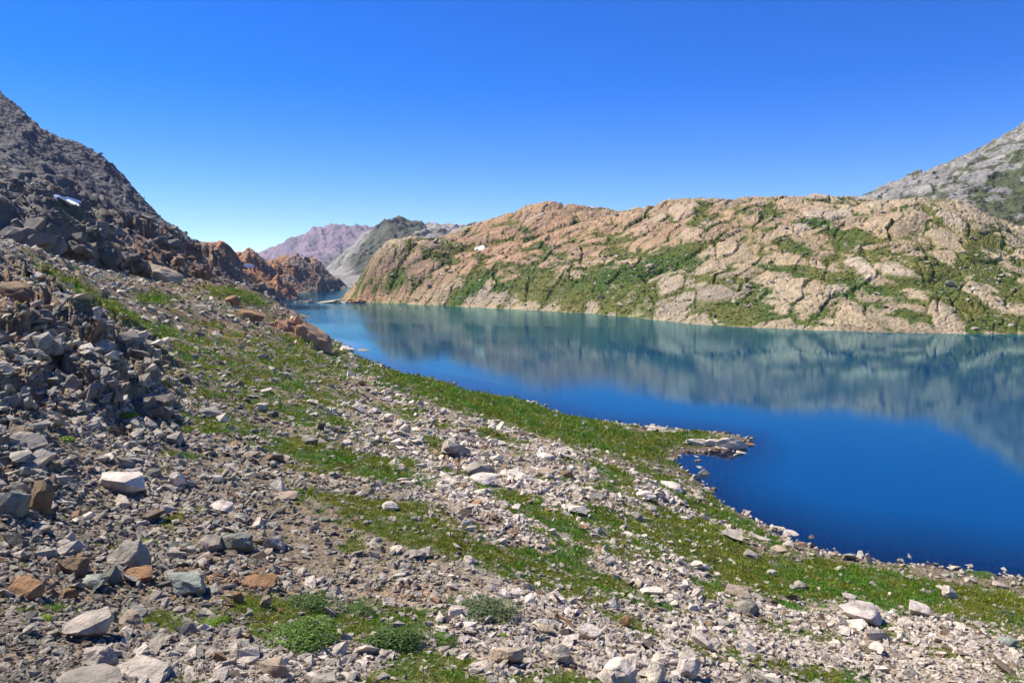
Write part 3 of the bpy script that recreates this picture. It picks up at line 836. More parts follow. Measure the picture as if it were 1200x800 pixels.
s_ = y / F * 2.1 * r.lognormal(0, .4, n)
t = lerp(np.array([.075, .165, .010]), np.array([.21, .215, .035]), sstep(-.4, .45, fbm(x / 30, y / 30, 3, 45) + r.normal(0, .15, n))) * r.lognormal(0, .2, n)[:, None]
o = scatter("hill_scrub", np.c_[x, y, zz], np.c_[r.normal(0, .2, n), r.normal(0, .2, n), r.uniform(0, 6.283, n)], np.c_[s_ * 1.4, s_ * 1.4, s_ * .4], r.integers(0, 4, n), np.c_[t, np.ones(n)], [clump_mesh("clump", 950 + i) for i in range(4)])
o["label"] = "low green scrub and turf in the gullies of the hill across the lake"; o["category"] = "scrub"
rub["category"] = rub2["category"] = "scree"
for o in COL.objects:
    if o.name in ("talus_blocks", "hill_blocks"):
        o["category"] = "talus"

#MORE
# ------------------------------------------------------------------ named boulders
big = {}
def crag_mesh(seed):
    """jointed outcrop: a pile of split blocks that share one dip"""
    r = np.random.default_rng(seed); dip = r.uniform(-.5, .1)
    bm = bmesh.new()
    for i in range(26):
        n = 11
        v = r.normal(size=(n, 3)); v /= (np.abs(v) ** 6).sum(1)[:, None] ** (1 / 6); v *= r.uniform(.8, 1, (n, 1))
        v *= np.array([r.uniform(.13, .3), r.uniform(.12, .26), r.uniform(.07, .2)])
        a = dip + r.normal(0, .12); v = v @ np.array([[math.cos(a), 0, -math.sin(a)], [0, 1, 0], [math.sin(a), 0, math.cos(a)]])
        q = r.normal(0, .3); v = v @ np.array([[math.cos(q), -math.sin(q), 0], [math.sin(q), math.cos(q), 0], [0, 0, 1]])
        c = r.uniform(-1, 1, 2); c = c / max(1, np.hypot(*c) * 1.05)
        v += np.array([c[0] * .42, c[1] * .34, (1 - np.hypot(*c) ** 1.5) * r.uniform(-.1, .34) - .1])
        vs = [bm.verts.new(p_) for p_ in v]
        res = bmesh.ops.convex_hull(bm, input=vs)
        bmesh.ops.delete(bm, geom=[e for e in set(res["geom_interior"]) if isinstance(e, bmesh.types.BMVert)], context='VERTS')
    me = bpy.data.meshes.new("crag"); bm.to_mesh(me); bm.free()
    co = np.array([v.co[:] for v in me.vertices]); mx, mn = co.max(0), co.min(0)
    co = (co - (mx + mn) / 2) / (mx - mn) * np.array([1, .8, .6])
    me.vertices.foreach_set("co", co.astype(np.float32).ravel()); me.update()
    me.materials.append(M_stone)
    return me
def shape(kind, k):
    key = (kind, k)
    if key not in big and kind == 'crag':
        big[key] = crag_mesh(1500 + k)
    if key not in big:
        spec = {'block': dict(dims=(1, .8, .8), cuts=34, lo=.42, hi=.78, rough=.12, flat=.5),
                'slab': dict(dims=(1, .75, .34), cuts=30, lo=.42, hi=.82, rough=.1, flat=.3),
                'wedge': dict(dims=(1, .8, .62), cuts=24, lo=.34, hi=.8, rough=.12),
                'layered': dict(dims=(1, .8, .6), cuts=26, lo=.42, hi=.8, rough=.11, strata=1.0),
                'hump': dict(dims=(1, .85, .6), cuts=16, lo=.8, hi=1.05, rough=.13),
                'round': dict(dims=(1, .85, .7), cuts=34, lo=.6, hi=.84, rough=.13)}[kind]
        big[key] = rock_mesh("boulder_" + kind, 500 + 13 * k + len(kind), 4, mat=M_stone, **spec)
    return big[key]
C_WHITE, C_PALE, C_GREY, C_SLATE, C_DARK, C_RUST, C_BROWN, C_BEIGE, C_BLUE = ((.64, .55, .455), (.48, .41, .32), (.32, .28, .22), (.22, .22, .17), (.13, .115, .09), (.33, .185, .085), (.22, .145, .08), (.42, .33, .225), (.29, .315, .25))
placed = []
def boulder(px, py, w, h, kind, k, col, label, tilt=(0, 0), yaw=None, name="boulder", group=None, field=None, cat="boulder", sink=.22, deep=1.0):
    """a rock standing at the surveyed spot (px, py is the foot of the rock); w, h its apparent size"""
    fld = field or N
    q = fld.hit(px, py)
    if q is None:
        d = shore_d(px, py); x, y, _ = point(px, py, d); zz = 0.0
    else:
        x, y = q; zz = float(fld.at(x, y))
    m = y / F
    me = shape(kind, k)
    o = bpy.data.objects.new(name, me); COL.objects.link(o)
    d = {'block': .8, 'slab': .34, 'wedge': .62, 'layered': .6, 'round': .7, 'hump': .6, 'crag': .6}[kind]
    W_, H_ = w * m * 1.05, h * m * 1.15
    o.scale = (W_, W_ * deep, H_ / d)
    o.rotation_euler = (math.radians(tilt[0] + (16 if kind == 'slab' and h > 6 and py < 760 else 0)), math.radians(tilt[1]), math.radians(yaw if yaw is not None else random.uniform(-25, 25)))
    o.location = (x, y + W_ * .25 * deep, zz + H_ * (.5 - sink))
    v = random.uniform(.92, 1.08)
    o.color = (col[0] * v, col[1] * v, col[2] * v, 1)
    tag(o, label, cat, group)
    placed.append((px, py, w))
    return o
B = boulder
B(137, 578, 52, 24, 'slab', 1, C_WHITE, "large pinkish white flat-topped boulder, brightest rock on the left scree", (0, 4), 10)
B(206, 570, 19, 19, 'wedge', 2, C_WHITE, "upright pale boulder with dark right side, right of the white flat-topped boulder", (0, 20), 30)
B(24, 528, 46, 18, 'slab', 3, C_GREY, "long grey slab tilting down to the right near left edge", (5, 20), 5)
B(44, 604, 30, 44, 'block', 4, C_BROWN, "tall dark block with brown lichen top casting a deep shadow", (0, -4), 20)
B(10, 606, 34, 34, 'block', 5, C_SLATE, "dark slate block at the left edge beside the tall dark block", (4, 12), 35)
B(12, 640, 30, 14, 'wedge', 6, C_DARK, "low dark stone below the slate block at left edge", (0, 10), 0)
B(216, 698, 52, 26, 'wedge', 7, C_BLUE, "greenish grey peaked boulder above the left grass patch", (0, 6), -10)
B(146, 664, 48, 28, 'layered', 8, C_GREY, "layered grey boulder with split flakes left of the greenish peak", (10, 8), 15)
B(276, 648, 38, 23, 'block', 9, C_SLATE, "square grey-green block in the middle of a row of three", (0, 6), 12)
B(244, 645, 30, 15, 'slab', 10, C_GREY, "low grey block at the left of a row of three", (0, -5), 0)
B(320, 646, 26, 18, 'wedge', 11, C_PALE, "pale grey block at the right of a row of three", (0, 10), 20)
B(100, 750, 52, 26, 'slab', 12, C_PALE, "broad pale boulder with dark right face above bottom left corner", (-4, -10), 15)
B(112, 786, 40, 28, 'round', 13, C_PALE, "rounded grey boulder directly below the broad pale boulder", (0, 0), 0)
B(165, 797, 66, 11, 'slab', 14, C_PALE, "long flat grey slab pointing right at bottom left", (0, 8), -15)
B(92, 814, 84, 16, 'slab', 15, C_GREY, "wide smooth grey slab cut by the bottom edge of the picture", (0, 0), 5)
B(22, 700, 42, 15, 'slab', 16, C_RUST, "flat rust-brown rock at the left edge above the yellow-green tuft", (0, 6), 8)
B(82, 674, 34, 20, 'block', 17, C_BROWN, "brown block above the pale green-grey boulder at left", (0, 4), 20)
B(106, 690, 32, 16, 'wedge', 18, C_BLUE, "smooth green-grey boulder below the brown block", (0, -4), 0)
B(132, 684, 18, 26, 'wedge', 19, C_SLATE, "pointed dark slate stone standing upright in the left rubble", (0, 10), 40)
B(80, 702, 19, 13, 'block', 20, C_RUST, "small rust-coloured cube below the brown block", (0, 3), 15)
B(160, 682, 32, 13, 'slab', 21, C_RUST, "rust and grey flat stone left of the greenish peaked boulder", (0, 5), 5)
B(302, 690, 40, 12, 'slab', 22, C_RUST, "long orange flat stone on the gravel above the shrubs", (0, 3), -5)
B(278, 707, 12, 14, 'block', 23, C_RUST, "small orange upright stone left of the leafy shrubs", (0, 0), 0)
B(310, 712, 13, 16, 'block', 24, C_BEIGE, "small beige and orange upright stone at the shrub edge", (0, 5), 10)
B(318, 794, 46, 24, 'wedge', 25, C_BEIGE, "beige wedge boulder in the rubble below the largest shrub", (0, 14), -10)
B(152, 735, 30, 16, 'wedge', 26, C_BEIGE, "pinkish beige stone in the grass left of the shrubs", (0, 12), 5)
B(727, 808, 46, 34, 'round', 27, C_WHITE, "big pale boulder on the bottom edge with dark right side", (0, 0), 25)
B(594, 781, 40, 20, 'slab', 28, C_BEIGE, "flat beige boulder in the bottom middle beside small grass tufts", (-6, 4), 0)
B(656, 778, 34, 22, 'wedge', 29, C_PALE, "pale triangular boulder right of the flat beige boulder", (0, 18), 0)
B(810, 796, 32, 26, 'round', 30, C_WHITE, "pale rounded boulder on the bottom edge right of the big pale boulder", (0, 10), 10)
B(692, 750, 30, 15, 'slab', 31, C_WHITE, "low whitish boulder right of the dark slate stone", (0, 6), 0)
B(664, 749, 16, 13, 'wedge', 32, C_DARK, "dark slate stone lying among white rubble below the brown stick", (0, 20), 30)
B(734, 735, 14, 14, 'wedge', 33, C_RUST, "small ochre stone in the pale rubble near the middle right", (0, 0), 0)
B(1014, 732, 52, 17, 'slab', 34, C_WHITE, "large flat pale slab with shadowed edge on the lower right rubble", (-10, 4), 12)
B(1083, 722, 32, 11, 'slab', 35, C_WHITE, "smooth white flat boulder in the lawn right of the large slab", (0, 14), -10)
B(1114, 702, 20, 15, 'wedge', 36, C_WHITE, "narrow white stone pointing up on the lawn near the shore", (0, 35), 0)
B(998, 705, 17, 7, 'slab', 37, C_PALE, "small flat stone in the lawn above the large slab", (0, 4), 0)
B(877, 720, 30, 16, 'round', 38, C_GREY, "grey rounded boulder with dark right side at the rubble edge", (0, 8), 0)
B(868, 702, 34, 8, 'slab', 39, C_BEIGE, "long low beige slab half sunk in grass above the grey boulder", (0, 16), -5)
B(940, 690, 16, 9, 'round', 40, C_GREY, "small dark-topped stone alone in the lawn", (0, 0), 0)
B(904, 674, 10, 7, 'round', 41, C_WHITE, "small round white stone alone in the brown-green grass", (0, 0), 0)
B(858, 633, 28, 10, 'slab', 42, C_PALE, "long pale boulder with dark end on the grassy bank", (0, 8), -8)
B(881, 655, 18, 8, 'slab', 43, C_GREY, "grey flat stone on the bank above the small white stone", (0, 4), 0)
B(918, 623, 15, 5, 'slab', 44, C_PALE, "flat pale stone at the waterline, upper of two together", (0, 4), 0)
B(928, 630, 18, 7, 'slab', 45, C_WHITE, "white flat stone in the waterline, lower of two together", (0, 8), 0)
B(926, 642, 16, 7, 'round', 46, C_PALE, "pale rounded stone at the shore below the two waterline stones", (0, 5), 0)
B(963, 651, 8, 4, 'round', 47, C_WHITE, "tiny white stone standing at the water's edge", (0, 0), 0)
B(914, 648, 20, 7, 'slab', 48, C_BEIGE, "pinkish flat boulder on the bank just above the shore stones", (0, 4), 0)
B(534, 533, 34, 16, 'wedge', 49, C_GREY, "grey boulder with black right face highest on the middle slope", (0, 16), 20)
B(560, 558, 36, 17, 'block', 50, C_GREY, "split dark grey boulder in the centre of the slope", (0, 10), 15)
B(566, 568, 32, 9, 'slab', 51, C_WHITE, "pale slab lying directly below the split dark boulder", (0, 5), 0)
B(641, 559, 22, 9, 'slab', 52, C_BEIGE, "beige flat boulder right of the split boulder, left of a pair", (0, 5), 0)
B(664, 559, 18, 8, 'block', 53, C_BROWN, "brownish boulder right of the split boulder, right of a pair", (0, 5), 0)
B(757, 585, 24, 10, 'round', 54, C_WHITE, "white rounded boulder on the upper right slope", (0, 5), 0)
B(789, 575, 26, 7, 'slab', 55, C_WHITE, "long white slab near the bay, right of the white rounded boulder", (0, 4), 0)
B(746, 610, 20, 10, 'round', 56, C_GREY, "dark grey boulder below the white rounded boulder", (0, 5), 0)
B(678, 603, 24, 11, 'wedge', 57, C_WHITE, "white jagged boulder beside the narrow green strip", (0, 10), 0)
B(305, 482, 18, 13, 'wedge', 58, C_PALE, "pale peaked boulder on the left slope, left of a pair", (0, 10), 20)
B(322, 490, 10, 11, 'block', 59, C_DARK, "small black boulder on the left slope, right of a pair", (0, 0), 0)
B(362, 520, 20, 9, 'slab', 60, C_GREY, "grey flat boulder at the top of the green meadow strip", (0, 8), 0)
B(258, 600, 25, 9, 'slab', 61, C_WHITE, "white flat stone above the row of three blocks", (0, 4), 0)
B(280, 612, 18, 11, 'round', 62, C_PALE, "rounded pale stone below the white flat stone", (0, 4), 0)
B(332, 586, 28, 7, 'slab', 63, C_BEIGE, "thin tan slab on the olive grass above the rubble", (0, 3), 0)
B(484, 655, 28, 11, 'layered', 64, C_GREY, "grey layered slab at the head of the dark rubble bed", (0, 5), 0)
B(553, 661, 16, 9, 'round', 65, C_WHITE, "white rounded stone on grass right of the grey layered slab", (0, 5), 0)
B(457, 598, 20, 10, 'round', 66, C_WHITE, "white rounded stone on the olive meadow below the green strip", (0, 6), 0)
B(587, 638, 14, 8, 'block', 67, C_WHITE, "bright white stone at the lower edge of the white rubble band", (0, 6), 0)
B(1185, 759, 24, 9, 'slab', 68, C_BLUE, "bluish green flat rock near the right edge", (0, 4), 0)
B(640, 742, 20, 8, 'slab', 69, C_BEIGE, "low tan slab left of the dark slate stone", (0, 6), 0)
B(537, 722, 26, 9, 'round', 70, C_PALE, "pale low boulder below the long grey-green shrub", (0, 4), 0)
# crags and big rocks on the left ridge
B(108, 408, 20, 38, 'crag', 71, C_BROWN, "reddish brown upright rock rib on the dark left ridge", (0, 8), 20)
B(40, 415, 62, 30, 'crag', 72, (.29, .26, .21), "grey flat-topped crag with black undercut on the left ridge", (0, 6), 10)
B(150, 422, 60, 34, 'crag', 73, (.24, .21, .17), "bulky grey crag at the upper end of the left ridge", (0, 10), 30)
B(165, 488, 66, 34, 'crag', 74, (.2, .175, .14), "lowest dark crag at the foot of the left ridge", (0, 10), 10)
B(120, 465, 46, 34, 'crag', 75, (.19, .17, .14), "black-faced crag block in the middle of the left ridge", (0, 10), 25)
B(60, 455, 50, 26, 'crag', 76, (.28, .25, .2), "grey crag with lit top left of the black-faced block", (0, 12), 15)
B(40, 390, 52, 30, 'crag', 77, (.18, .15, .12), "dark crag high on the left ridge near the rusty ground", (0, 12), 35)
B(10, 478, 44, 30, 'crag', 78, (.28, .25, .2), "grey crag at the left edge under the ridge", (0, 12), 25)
B(18, 350, 60, 20, 'hump', 79, C_BROWN, "smooth rust-brown bedrock hump at the left edge", (0, 20), -10, name="bedrock_hump", cat="bedrock", deep=.6, sink=.32)
B(180, 328, 60, 24, 'hump', 80, C_BEIGE, "rounded tan bedrock hump below the shadowed cliffs", (0, 10), 0, name="bedrock_hump", cat="bedrock", deep=.6, sink=.32)
B(272, 358, 18, 13, 'block', 81, C_RUST, "square orange boulder above the orange shore knob", (0, 0), 0)
B(292, 374, 34, 11, 'hump', 82, C_RUST, "low orange bedrock hump left of the shore knob", (0, 14), -10, name="bedrock_hump", cat="bedrock", deep=.6, sink=.32)
B(366, 405, 52, 27, 'hump', 84, (.40, .26, .16), "smooth orange bedrock slope dropping into the lake", (0, 34), -5, name="bedrock_mound", cat="outcrop", sink=.34, deep=.7)
B(345, 390, 50, 26, 'crag', 83, (.42, .25, .145), "cracked orange blocks crowning the smooth slope above the lake", (0, 18), 0, name="crown_rock", cat="outcrop", sink=.3, deep=.7)
B(424, 418, 22, 10, 'round', 85, C_BEIGE, "tan mossy boulder at the lake edge right of the orange knob", (0, 10), 0)
B(405, 414, 18, 8, 'block', 86, C_WHITE, "cluster of white blocks at the lake edge left of the mossy boulder", (0, 10), 0)
B(834, 523, 64, 11, 'crag', 87, (.56, .48, .38), "pale rock ledge forming the tip of the grassy spit", (0, 5), -14, name="rock_ledge", cat="outcrop", sink=.35, deep=.25)
B(858, 525, 36, 15, 'round', 88, C_PALE, "rounded pale rock at the end of the ledge on the spit", (0, 4), 0, name="rock_ledge", cat="outcrop", sink=.3, deep=.35)
B(877, 522, 24, 3, 'slab', 89, C_RUST, "thin rust-coloured tongue of rock in the water off the spit", (0, 2), 0, name="rock_ledge", cat="outcrop", sink=.3, deep=.35)
B(650, 474, 40, 8, 'hump', 90, C_BEIGE, "tan bedrock hump on the lake edge at the middle crest", (0, 6), -10, name="bedrock_hump", cat="bedrock", deep=.6, sink=.32)
B(695, 489, 44, 8, 'hump', 91, C_BEIGE, "long tan bedrock back on the lake edge right of the middle crest", (0, 8), -10, name="bedrock_hump", cat="bedrock", deep=.6, sink=.32)
B(775, 506, 40, 7, 'crag', 92, C_PALE, "pale bedrock rim behind the grass at the base of the spit", (0, 6), -10, name="bedrock_hump", cat="bedrock", deep=.6, sink=.32)
# crags of the shadowed cliff band behind the first rise
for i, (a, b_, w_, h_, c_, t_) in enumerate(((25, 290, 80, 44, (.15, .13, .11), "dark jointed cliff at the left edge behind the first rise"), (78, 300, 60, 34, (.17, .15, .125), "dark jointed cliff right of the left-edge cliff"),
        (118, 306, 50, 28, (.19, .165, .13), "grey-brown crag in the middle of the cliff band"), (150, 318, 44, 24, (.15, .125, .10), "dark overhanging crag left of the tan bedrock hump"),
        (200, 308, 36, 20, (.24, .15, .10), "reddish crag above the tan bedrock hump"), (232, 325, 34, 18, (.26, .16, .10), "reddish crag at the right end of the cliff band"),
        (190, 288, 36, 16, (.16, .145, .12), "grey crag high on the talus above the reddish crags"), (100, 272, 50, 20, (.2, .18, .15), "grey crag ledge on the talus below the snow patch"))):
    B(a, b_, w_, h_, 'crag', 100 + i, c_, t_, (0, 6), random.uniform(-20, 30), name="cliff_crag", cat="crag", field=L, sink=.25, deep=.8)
# low rocks of the narrows between the two basins
for (a, b_, w_, h_, c_, t_) in ((362, 354.5, 12, 5, C_BEIGE, "small tan islet rock at the left end of the narrows"), (350, 354.5, 16, 3, C_GREY, "low flat rock beside the islet in the narrows"),
                                (392, 354.5, 46, 5, C_BEIGE, "low rock tongue reaching into the narrows from the right"), (415, 354.5, 30, 6, C_RUST, "rust-coloured low rocks at the foot of the hill by the narrows")):
    d = shore_d(a, b_); x, y, _ = point(a, b_, d); m_ = y / F
    o = bpy.data.objects.new("islet_rock", shape('crag', 93 + w_)); COL.objects.link(o)
    o.scale = (w_ * m_, w_ * m_ * .9, h_ * m_ * 2.2); o.location = (x, y + 3, h_ * m_ * .1); o.color = (*c_, 1)
    tag(o, t_, "rock")

# ------------------------------------------------------------------ countable stones: the largest of the loose rubble
r = np.random.default_rng(77)
ind = [rock_mesh("loose_stone", 700 + i, 2, (1, r.uniform(.55, .95), r.uniform(.35, .75)), 16, 0, M_stone, .4, .72) for i in range(16)]
import re
LAND = []
for o in list(COL.objects):
    if o.get("category") in ("boulder", "bedrock", "outcrop") and not o.name.startswith("islet"):
        q_ = project(*o.location)
        t_ = re.split(r",| with | on | in | at | above | below | left | right | beside | near | tilting | casting | directly | standing | lying | alone | half | pointing | cut | dropping | forming | crowning | highest | among | just | under | of a | of the ", o["label"])[0]
        if sum(1 for l_ in LAND if l_[2] == t_) == 0:
            LAND.append((q_[0], q_[1], t_))
seen = {}
def where(px, py, cname, size):
    c_ = sorted(LAND, key=lambda l_: math.hypot(l_[0] - px, (l_[1] - py) * 1.4))
    for l_ in c_[:16]:
        dx, dy = px - l_[0], py - l_[1]
        side = ("right of" if dx > 0 else "left of") if abs(dx) > 1.6 * abs(dy) else ("below" if dy > 0 else "above") if abs(dy) > 1.6 * abs(dx) else ("lower right of" if dx > 0 else "lower left of") if dy > 0 else ("upper right of" if dx > 0 else "upper left of")
        lab = "%s %s stone %s the %s" % (size, cname, side, l_[2])
        if lab not in seen and len(lab.split()) <= 16:
            seen[lab] = 1
            return lab
    return lab
n = 0; tries = 0
while n < 215 and tries < 6000:
    tries += 1
    a, b_ = r.uniform(-5, 1205), 430 + 375 * math.sqrt(r.random())
    if b_ < 438 + max(0, a - 430) * .24: continue
    q = N.hit(a, b_)
    if q is None: continue
    x, y = q; zz = float(N.at(x, y))
    if zz < .3: continue
    _, _, g_, ru_, pa_, _, w2_ = near_zones(np.array([x]), np.array([y]), np.array([zz]))
    if r.random() < g_[0] * .8: continue
    wpx = float(np.clip(9 * r.lognormal(0, .25), 7, 16)) * (1.15 if a < 260 else 1)
    if any(abs(a - q_[0]) < .5 * (q_[2] + wpx) and abs(b_ - q_[1]) < .35 * (q_[2] + wpx) for q_ in placed): continue
    t = stone_tint(1, None, None, ru_, pa_, r)[0]
    s = wpx * y / F
    o = bpy.data.objects.new("stone", ind[n % 16]); COL.objects.link(o)
    o.scale = (s * r.uniform(.9, 1.2), s * r.uniform(.9, 1.1), s * r.uniform(.7, 1.1))
    o.rotation_euler = (r.normal(0, .25), r.normal(0, .25), r.uniform(0, 6.283))
    o.location = (x, y, zz + s * .14); o.color = tuple(float(v) for v in t)
    lum = t[:3].mean()
    cname = "rusty brown" if t[0] > 1.6 * t[2] else "whitish" if lum > .42 else "pale grey" if lum > .34 else "mid grey" if lum > .25 else "dark grey"
    size = "head-sized" if s < .35 else "knee-high" if s < .7 else "waist-high"
    tag(o, where(a, b_, cname, size), "stone", "loose stones on the slope")
    placed.append((a, b_, wpx)); n += 1

# ------------------------------------------------------------------ stick lying on the rubble
def tube(name, path, rad, mat, seg=8):
    V, Fc = [], []
    for i, (pnt, rr) in enumerate(zip(path, rad)):
        for k in range(seg):
            an = 2 * math.pi * k / seg
            V.append((pnt[0], pnt[1] + rr * math.cos(an), pnt[2] + rr * math.sin(an)))
        if i:
            for k in range(seg):
                a, b_ = (i - 1) * seg + k, (i - 1) * seg + (k + 1) % seg
                Fc.append((a, b_, b_ + seg, a + seg))
    me = bpy.data.meshes.new(name); me.from_pydata(V, [], Fc + [tuple(range(seg))[::-1], tuple(range(len(V) - seg, len(V)))]); me.materials.append(mat)
    return me
m, nt, p = new_mat("weathered_brown_wood"); nz = node(nt, "ShaderNodeTexNoise", Scale=14.0, Detail=6.0)
nt.links.new(ramp(nt, nz.outputs[0], [(.3, (.17, .08, .03)), (.7, (.36, .19, .08))]), p.inputs["Base Color"]); p.inputs["Roughness"].default_value = .85
x, y = N.hit(661, 732); s = 26 * y / F
me = tube("stick", [(-.52, 0, .03), (-.46, 0, .05), (-.4, .01, .04), (-.3, .01, .03), (0, .03, .02), (.3, .01, .02), (.45, -.01, .03), (.5, -.01, .03)], [.02, .10, .11, .06, .045, .042, .05, .02], m)
o = bpy.data.objects.new("stick", me); COL.objects.link(o)
o.scale = (s * 1.05,) * 3; o.location = (x, y, float(N.at(x, y)) + s * .22); o.rotation_euler = (0, math.radians(22), math.radians(-20))
tag(o, "thin brown stick with a knobbed end lying on white rubble", "stick")

# ------------------------------------------------------------------ shrubs and cushion plants
def leaf_dome(name, seed, n=1500, leaf=.035):
    r = np.random.default_rng(seed)
    V = np.empty((n * 4, 3)); Fc = np.arange(n * 4).reshape(n, 4)
    lob = r.uniform(-.6, .6, (7, 2)) * .55; lr = r.uniform(.3, .5, 7); lh = r.uniform(.6, 1, 7)
    for i in range(n):
        k = r.integers(0, 7)
        d = r.normal(size=3); d[2] = abs(d[2]); d /= np.linalg.norm(d)
        q = r.uniform(.6, 1.0) ** .5
        c = np.array([lob[k, 0] + d[0] * lr[k] * q, lob[k, 1] + d[1] * lr[k] * q, d[2] * lh[k] * .5 * q])
        a = d + r.normal(0, .5, 3); a /= np.linalg.norm(a)
        t = np.cross(a, r.normal(size=3)); t /= np.linalg.norm(t); b_ = np.cross(a, t)
        l = leaf * r.uniform(.7, 1.4)
        tip = a * .6 + t
        V[i * 4:i * 4 + 4] = [c - t * l, c + b_ * l * .5, c + tip * l, c - b_ * l * .5]
    me = bpy.data.meshes.new(name); build(me, V, Fc); me.materials.append(M_leaf)
    return me
def stem_mesh(name, seed):
    r = np.random.default_rng(seed); V, Fc = [], []
    for i in range(14):
        a = r.uniform(0, 6.283); q = r.uniform(.2, .7); e = np.array([q * math.cos(a), q * math.sin(a), r.uniform(.15, .35)])
        mid = e * np.array([.6, .6, .4])
        k = len(V)
        for c, rr in ((np.array([0, 0, -.1]), .02), (mid, .014), (e, .006)):
            for j in range(3):
                an = 2.1 * j; V.append((c[0] + rr * math.cos(an), c[1] + rr * math.sin(an), c[2]))
        for lv in range(2):
            for j in range(3):
                b0 = k + lv * 3 + j; b1 = k + lv * 3 + (j + 1) % 3; Fc.append((b0, b1, b1 + 3, b0 + 3))
    me = bpy.data.meshes.new(name); me.from_pydata(V, [], Fc); me.materials.append(M_wood)
    return me
leaf_big = [leaf_dome("foliage", 60 + i, 3400, .026) for i in range(3)]
leaf_small = [leaf_dome("foliage", 70 + i, 700, .07) for i in range(3)]
stems = [stem_mesh("stems", 80 + i) for i in range(3)]
G_DARK, G_MID, G_BRIGHT, G_GREY = (.085, .15, .03), (.11, .20, .025), (.18, .31, .015), (.12, .16, .07)
def shrub(i, px, py, w, h, col, label, name="cushion_shrub", cat="shrub", flat=1.0):
    q = N.hit(px, py)
    if q is None: return
    x, y = q; s = w * y / F
    root = bpy.data.objects.new(name, None); COL.objects.link(root); root.empty_display_size = .1
    root.location = (x, y + s * .2, float(N.at(x, y + s * .2))); root.rotation_euler = (0, 0, (.35, -.3, .1, -.5)[i % 4]); tag(root, label, cat)
    f = bpy.data.objects.new("foliage", (leaf_big if w > 30 else leaf_small)[i % 3]); COL.objects.link(f); f.parent = root
    f.scale = (s * .92, s * .72, h * y / F * 1.0); f.color = (*col, 1)
    t = bpy.data.objects.new("stems", stems[i % 3]); COL.objects.link(t); t.parent = root; t.scale = f.scale
for i, a in enumerate([
    (338, 758, 100, 40, G_MID, "largest leafy green shrub mat in the lower left grass"), (352, 716, 66, 24, G_DARK, "dark leafy shrub mat just above the largest shrub"),
    (412, 718, 46, 18, G_DARK, "low shrub right of the dark shrub mat"), (560, 722, 84, 26, G_GREY, "long grey-green willow mat lying across the pale rubble"),
    (458, 764, 84, 34, G_DARK, "broad shrub mat near the bottom, left of a rounder cushion"), (514, 754, 42, 17, G_MID, "round green cushion right of the broad bottom shrub mat"),
    (248, 732, 32, 14, G_BRIGHT, "bright cushion plant left of the largest shrub"), (378, 697, 24, 10, G_DARK, "small dark cushion at the top of the shrub patch"),
    (405, 778, 20, 8, G_MID, "little green cushion below the broad shrub mat's left end"), (1152, 676, 32, 7, G_MID, "green bush mat on the shore near the right edge"),
    (1180, 722, 30, 10, G_GREY, "grey-green willow mat on the right edge of the lawn"), (1020, 735 , 14, 6, G_GREY, "small shrub tucked under the large flat slab")]):
    shrub(i, *a)
for i, a in enumerate([
    (150, 492, 22, 11, G_BRIGHT, "bright green cushion at the foot of the dark ridge"), (75, 516, 21, 11, G_BRIGHT, "bright green cushion left of the white flat-topped boulder"),
    (172, 637, 21, 10, G_BRIGHT, "green cushion between layered boulder and white stones"), (48, 726, 24, 8, (.22, .32, .01), "yellow-green tuft near the left edge above the broad boulder"),
    (178, 392, 18, 14, G_MID, "green tuft on the slope above the ridge's right end"), (56, 452, 12, 6, G_BRIGHT, "small grass tuft among the ridge crags"),
    (578, 578, 12, 7, G_BRIGHT, "bright little cushion right below the split dark boulder"), (605, 588, 10, 7, G_BRIGHT, "bright little cushion at the head of the narrow green strip"),
    (628, 590, 12, 8, G_BRIGHT, "bright little cushion farthest right along the green strip's head"), (545, 555, 10, 6, G_BRIGHT, "bright little cushion left of the split dark boulder"),
    (224, 642, 12, 5, G_BRIGHT, "tiny cushion left of the row of three blocks"), (852, 712, 10, 5, G_BRIGHT, "tiny bright cushion left of the grey rounded boulder"),
    (1182, 742, 10, 4, G_BRIGHT, "tiny cushion above the bluish green rock"), (590, 745, 12, 5, G_BRIGHT, "small cushion left of the tan slab"),
    (640, 762, 16, 6, G_BRIGHT, "small cushion above the pale triangular boulder"), (705, 760, 12, 5, G_BRIGHT, "small cushion below the low whitish boulder"),
    (860, 742, 12, 5, G_MID, "small cushion in the rubble below the grey rounded boulder")]):
    shrub(i, *a, name="cushion_plant", cat="plant")

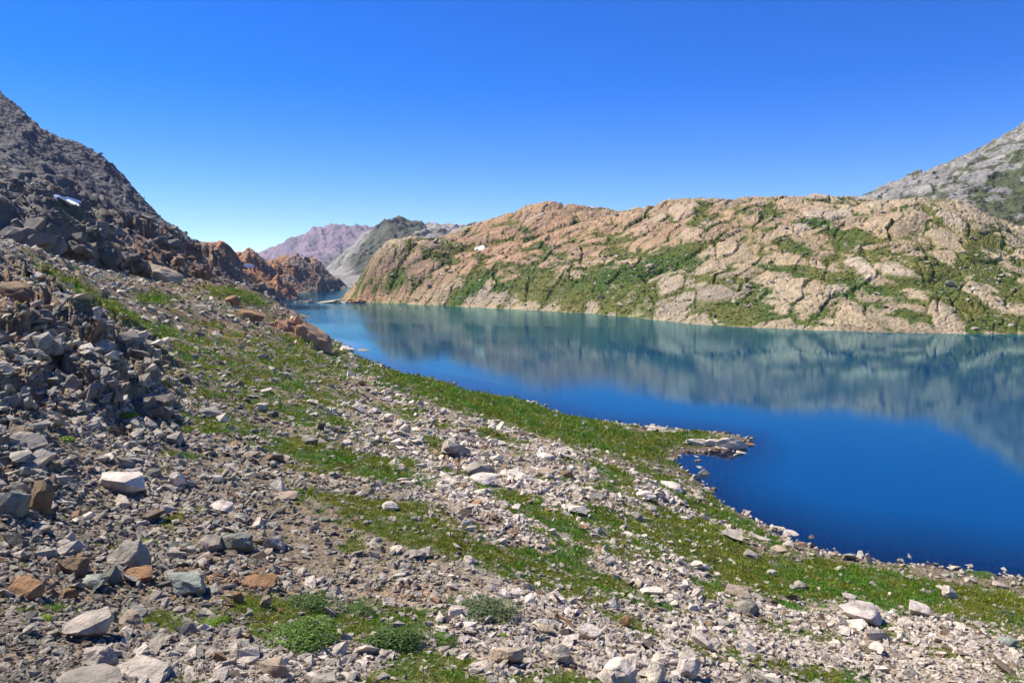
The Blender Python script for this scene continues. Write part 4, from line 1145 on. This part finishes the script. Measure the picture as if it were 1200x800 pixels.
# ------------------------------------------------------------------ snow patches
def snow(field, px, py, w, h, ang, label, thick=2.4):
    nr, na = 7, 36
    c, s_ = math.cos(math.radians(ang)), math.sin(math.radians(ang))
    G = []
    for j in range(nr):
        for i in range(na):
            t_ = 2 * math.pi * i / na; rr = j / (nr - 1)
            wob = 1 + .22 * math.sin(3 * t_ + px) + .12 * math.sin(7 * t_ + 1)
            a, b_ = rr * wob * w / 2 * math.cos(t_), rr * wob * h / 2 * math.sin(t_)
            G.append((px + a * c - b_ * s_, py + a * s_ + b_ * c))
    hit = [field.hit(*q_) for q_ in G]
    ok = [q_[1] for q_ in hit if q_]
    med = float(np.median(ok))
    P3 = np.array([point(*g_, float(np.clip(q_[1] if q_ else med, med * .93, med * 1.07))) for g_, q_ in zip(G, hit)]).reshape(nr, na, 3)
    for _ in range(8):
        P3[1:-1] = (P3[1:-1] * 2 + P3[:-2] + P3[2:] + np.roll(P3, 1, 1)[1:-1] + np.roll(P3, -1, 1)[1:-1]) / 6
    m_ = med / F
    for j in range(nr):
        lift = m_ * thick * (1 - (j / (nr - 1)) ** 2)
        P3[j] += np.array([0, -.5, .85]) * (lift - (.8 * m_ if j == nr - 1 else 0)) + np.array([0, -.4, .4]) * m_
    V = P3.reshape(-1, 3); Fc = []
    for j in range(nr - 1):
        for i in range(na):
            k = (i + 1) % na
            Fc.append((j * na + i, j * na + k, (j + 1) * na + k, (j + 1) * na + i))
    me = bpy.data.meshes.new("snow_patch"); me.from_pydata([tuple(v) for v in V], [], Fc); me.materials.append(M_snow)
    for q_ in me.polygons: q_.use_smooth = True
    o = bpy.data.objects.new("snow_patch", me); COL.objects.link(o); tag(o, label, "snow")
snow(L, 80, 236, 36, 10, 18, "largest snow patch, on the talus of the left mountain")
snow(HF, 563, 291, 14, 3.5, -12, "thin white snow patch on the hill across the lake")
snow(O, 292, 312, 13, 4, 0, "small snow patch on the rust outcrop, right of two")
snow(O, 236, 305, 13, 3.5, -8, "small snow patch left of the rust outcrop")

# ------------------------------------------------------------------ mountain air
bm = bmesh.new(); bmesh.ops.create_cube(bm, size=1)
me = bpy.data.meshes.new("haze"); bm.to_mesh(me); bm.free()
hz = bpy.data.objects.new("haze", me); COL.objects.link(hz)
hz.scale = (9000, 7300, 640); hz.location = (0, 3450, 640 / 2 - 60)
hz["kind"] = "stuff"; hz["label"] = "thin blue mountain air"
m, nt, p = new_mat("mountain_air"); nt.nodes.remove(p)
pv = node(nt, "ShaderNodeVolumePrincipled"); pv.inputs["Color"].default_value = (.72, .82, 1, 1); pv.inputs["Density"].default_value = 4.5e-5; pv.inputs["Anisotropy"].default_value = 0.0
nt.links.new(pv.outputs[0], nt.nodes["Material Output"].inputs["Volume"])
me.materials.append(m)
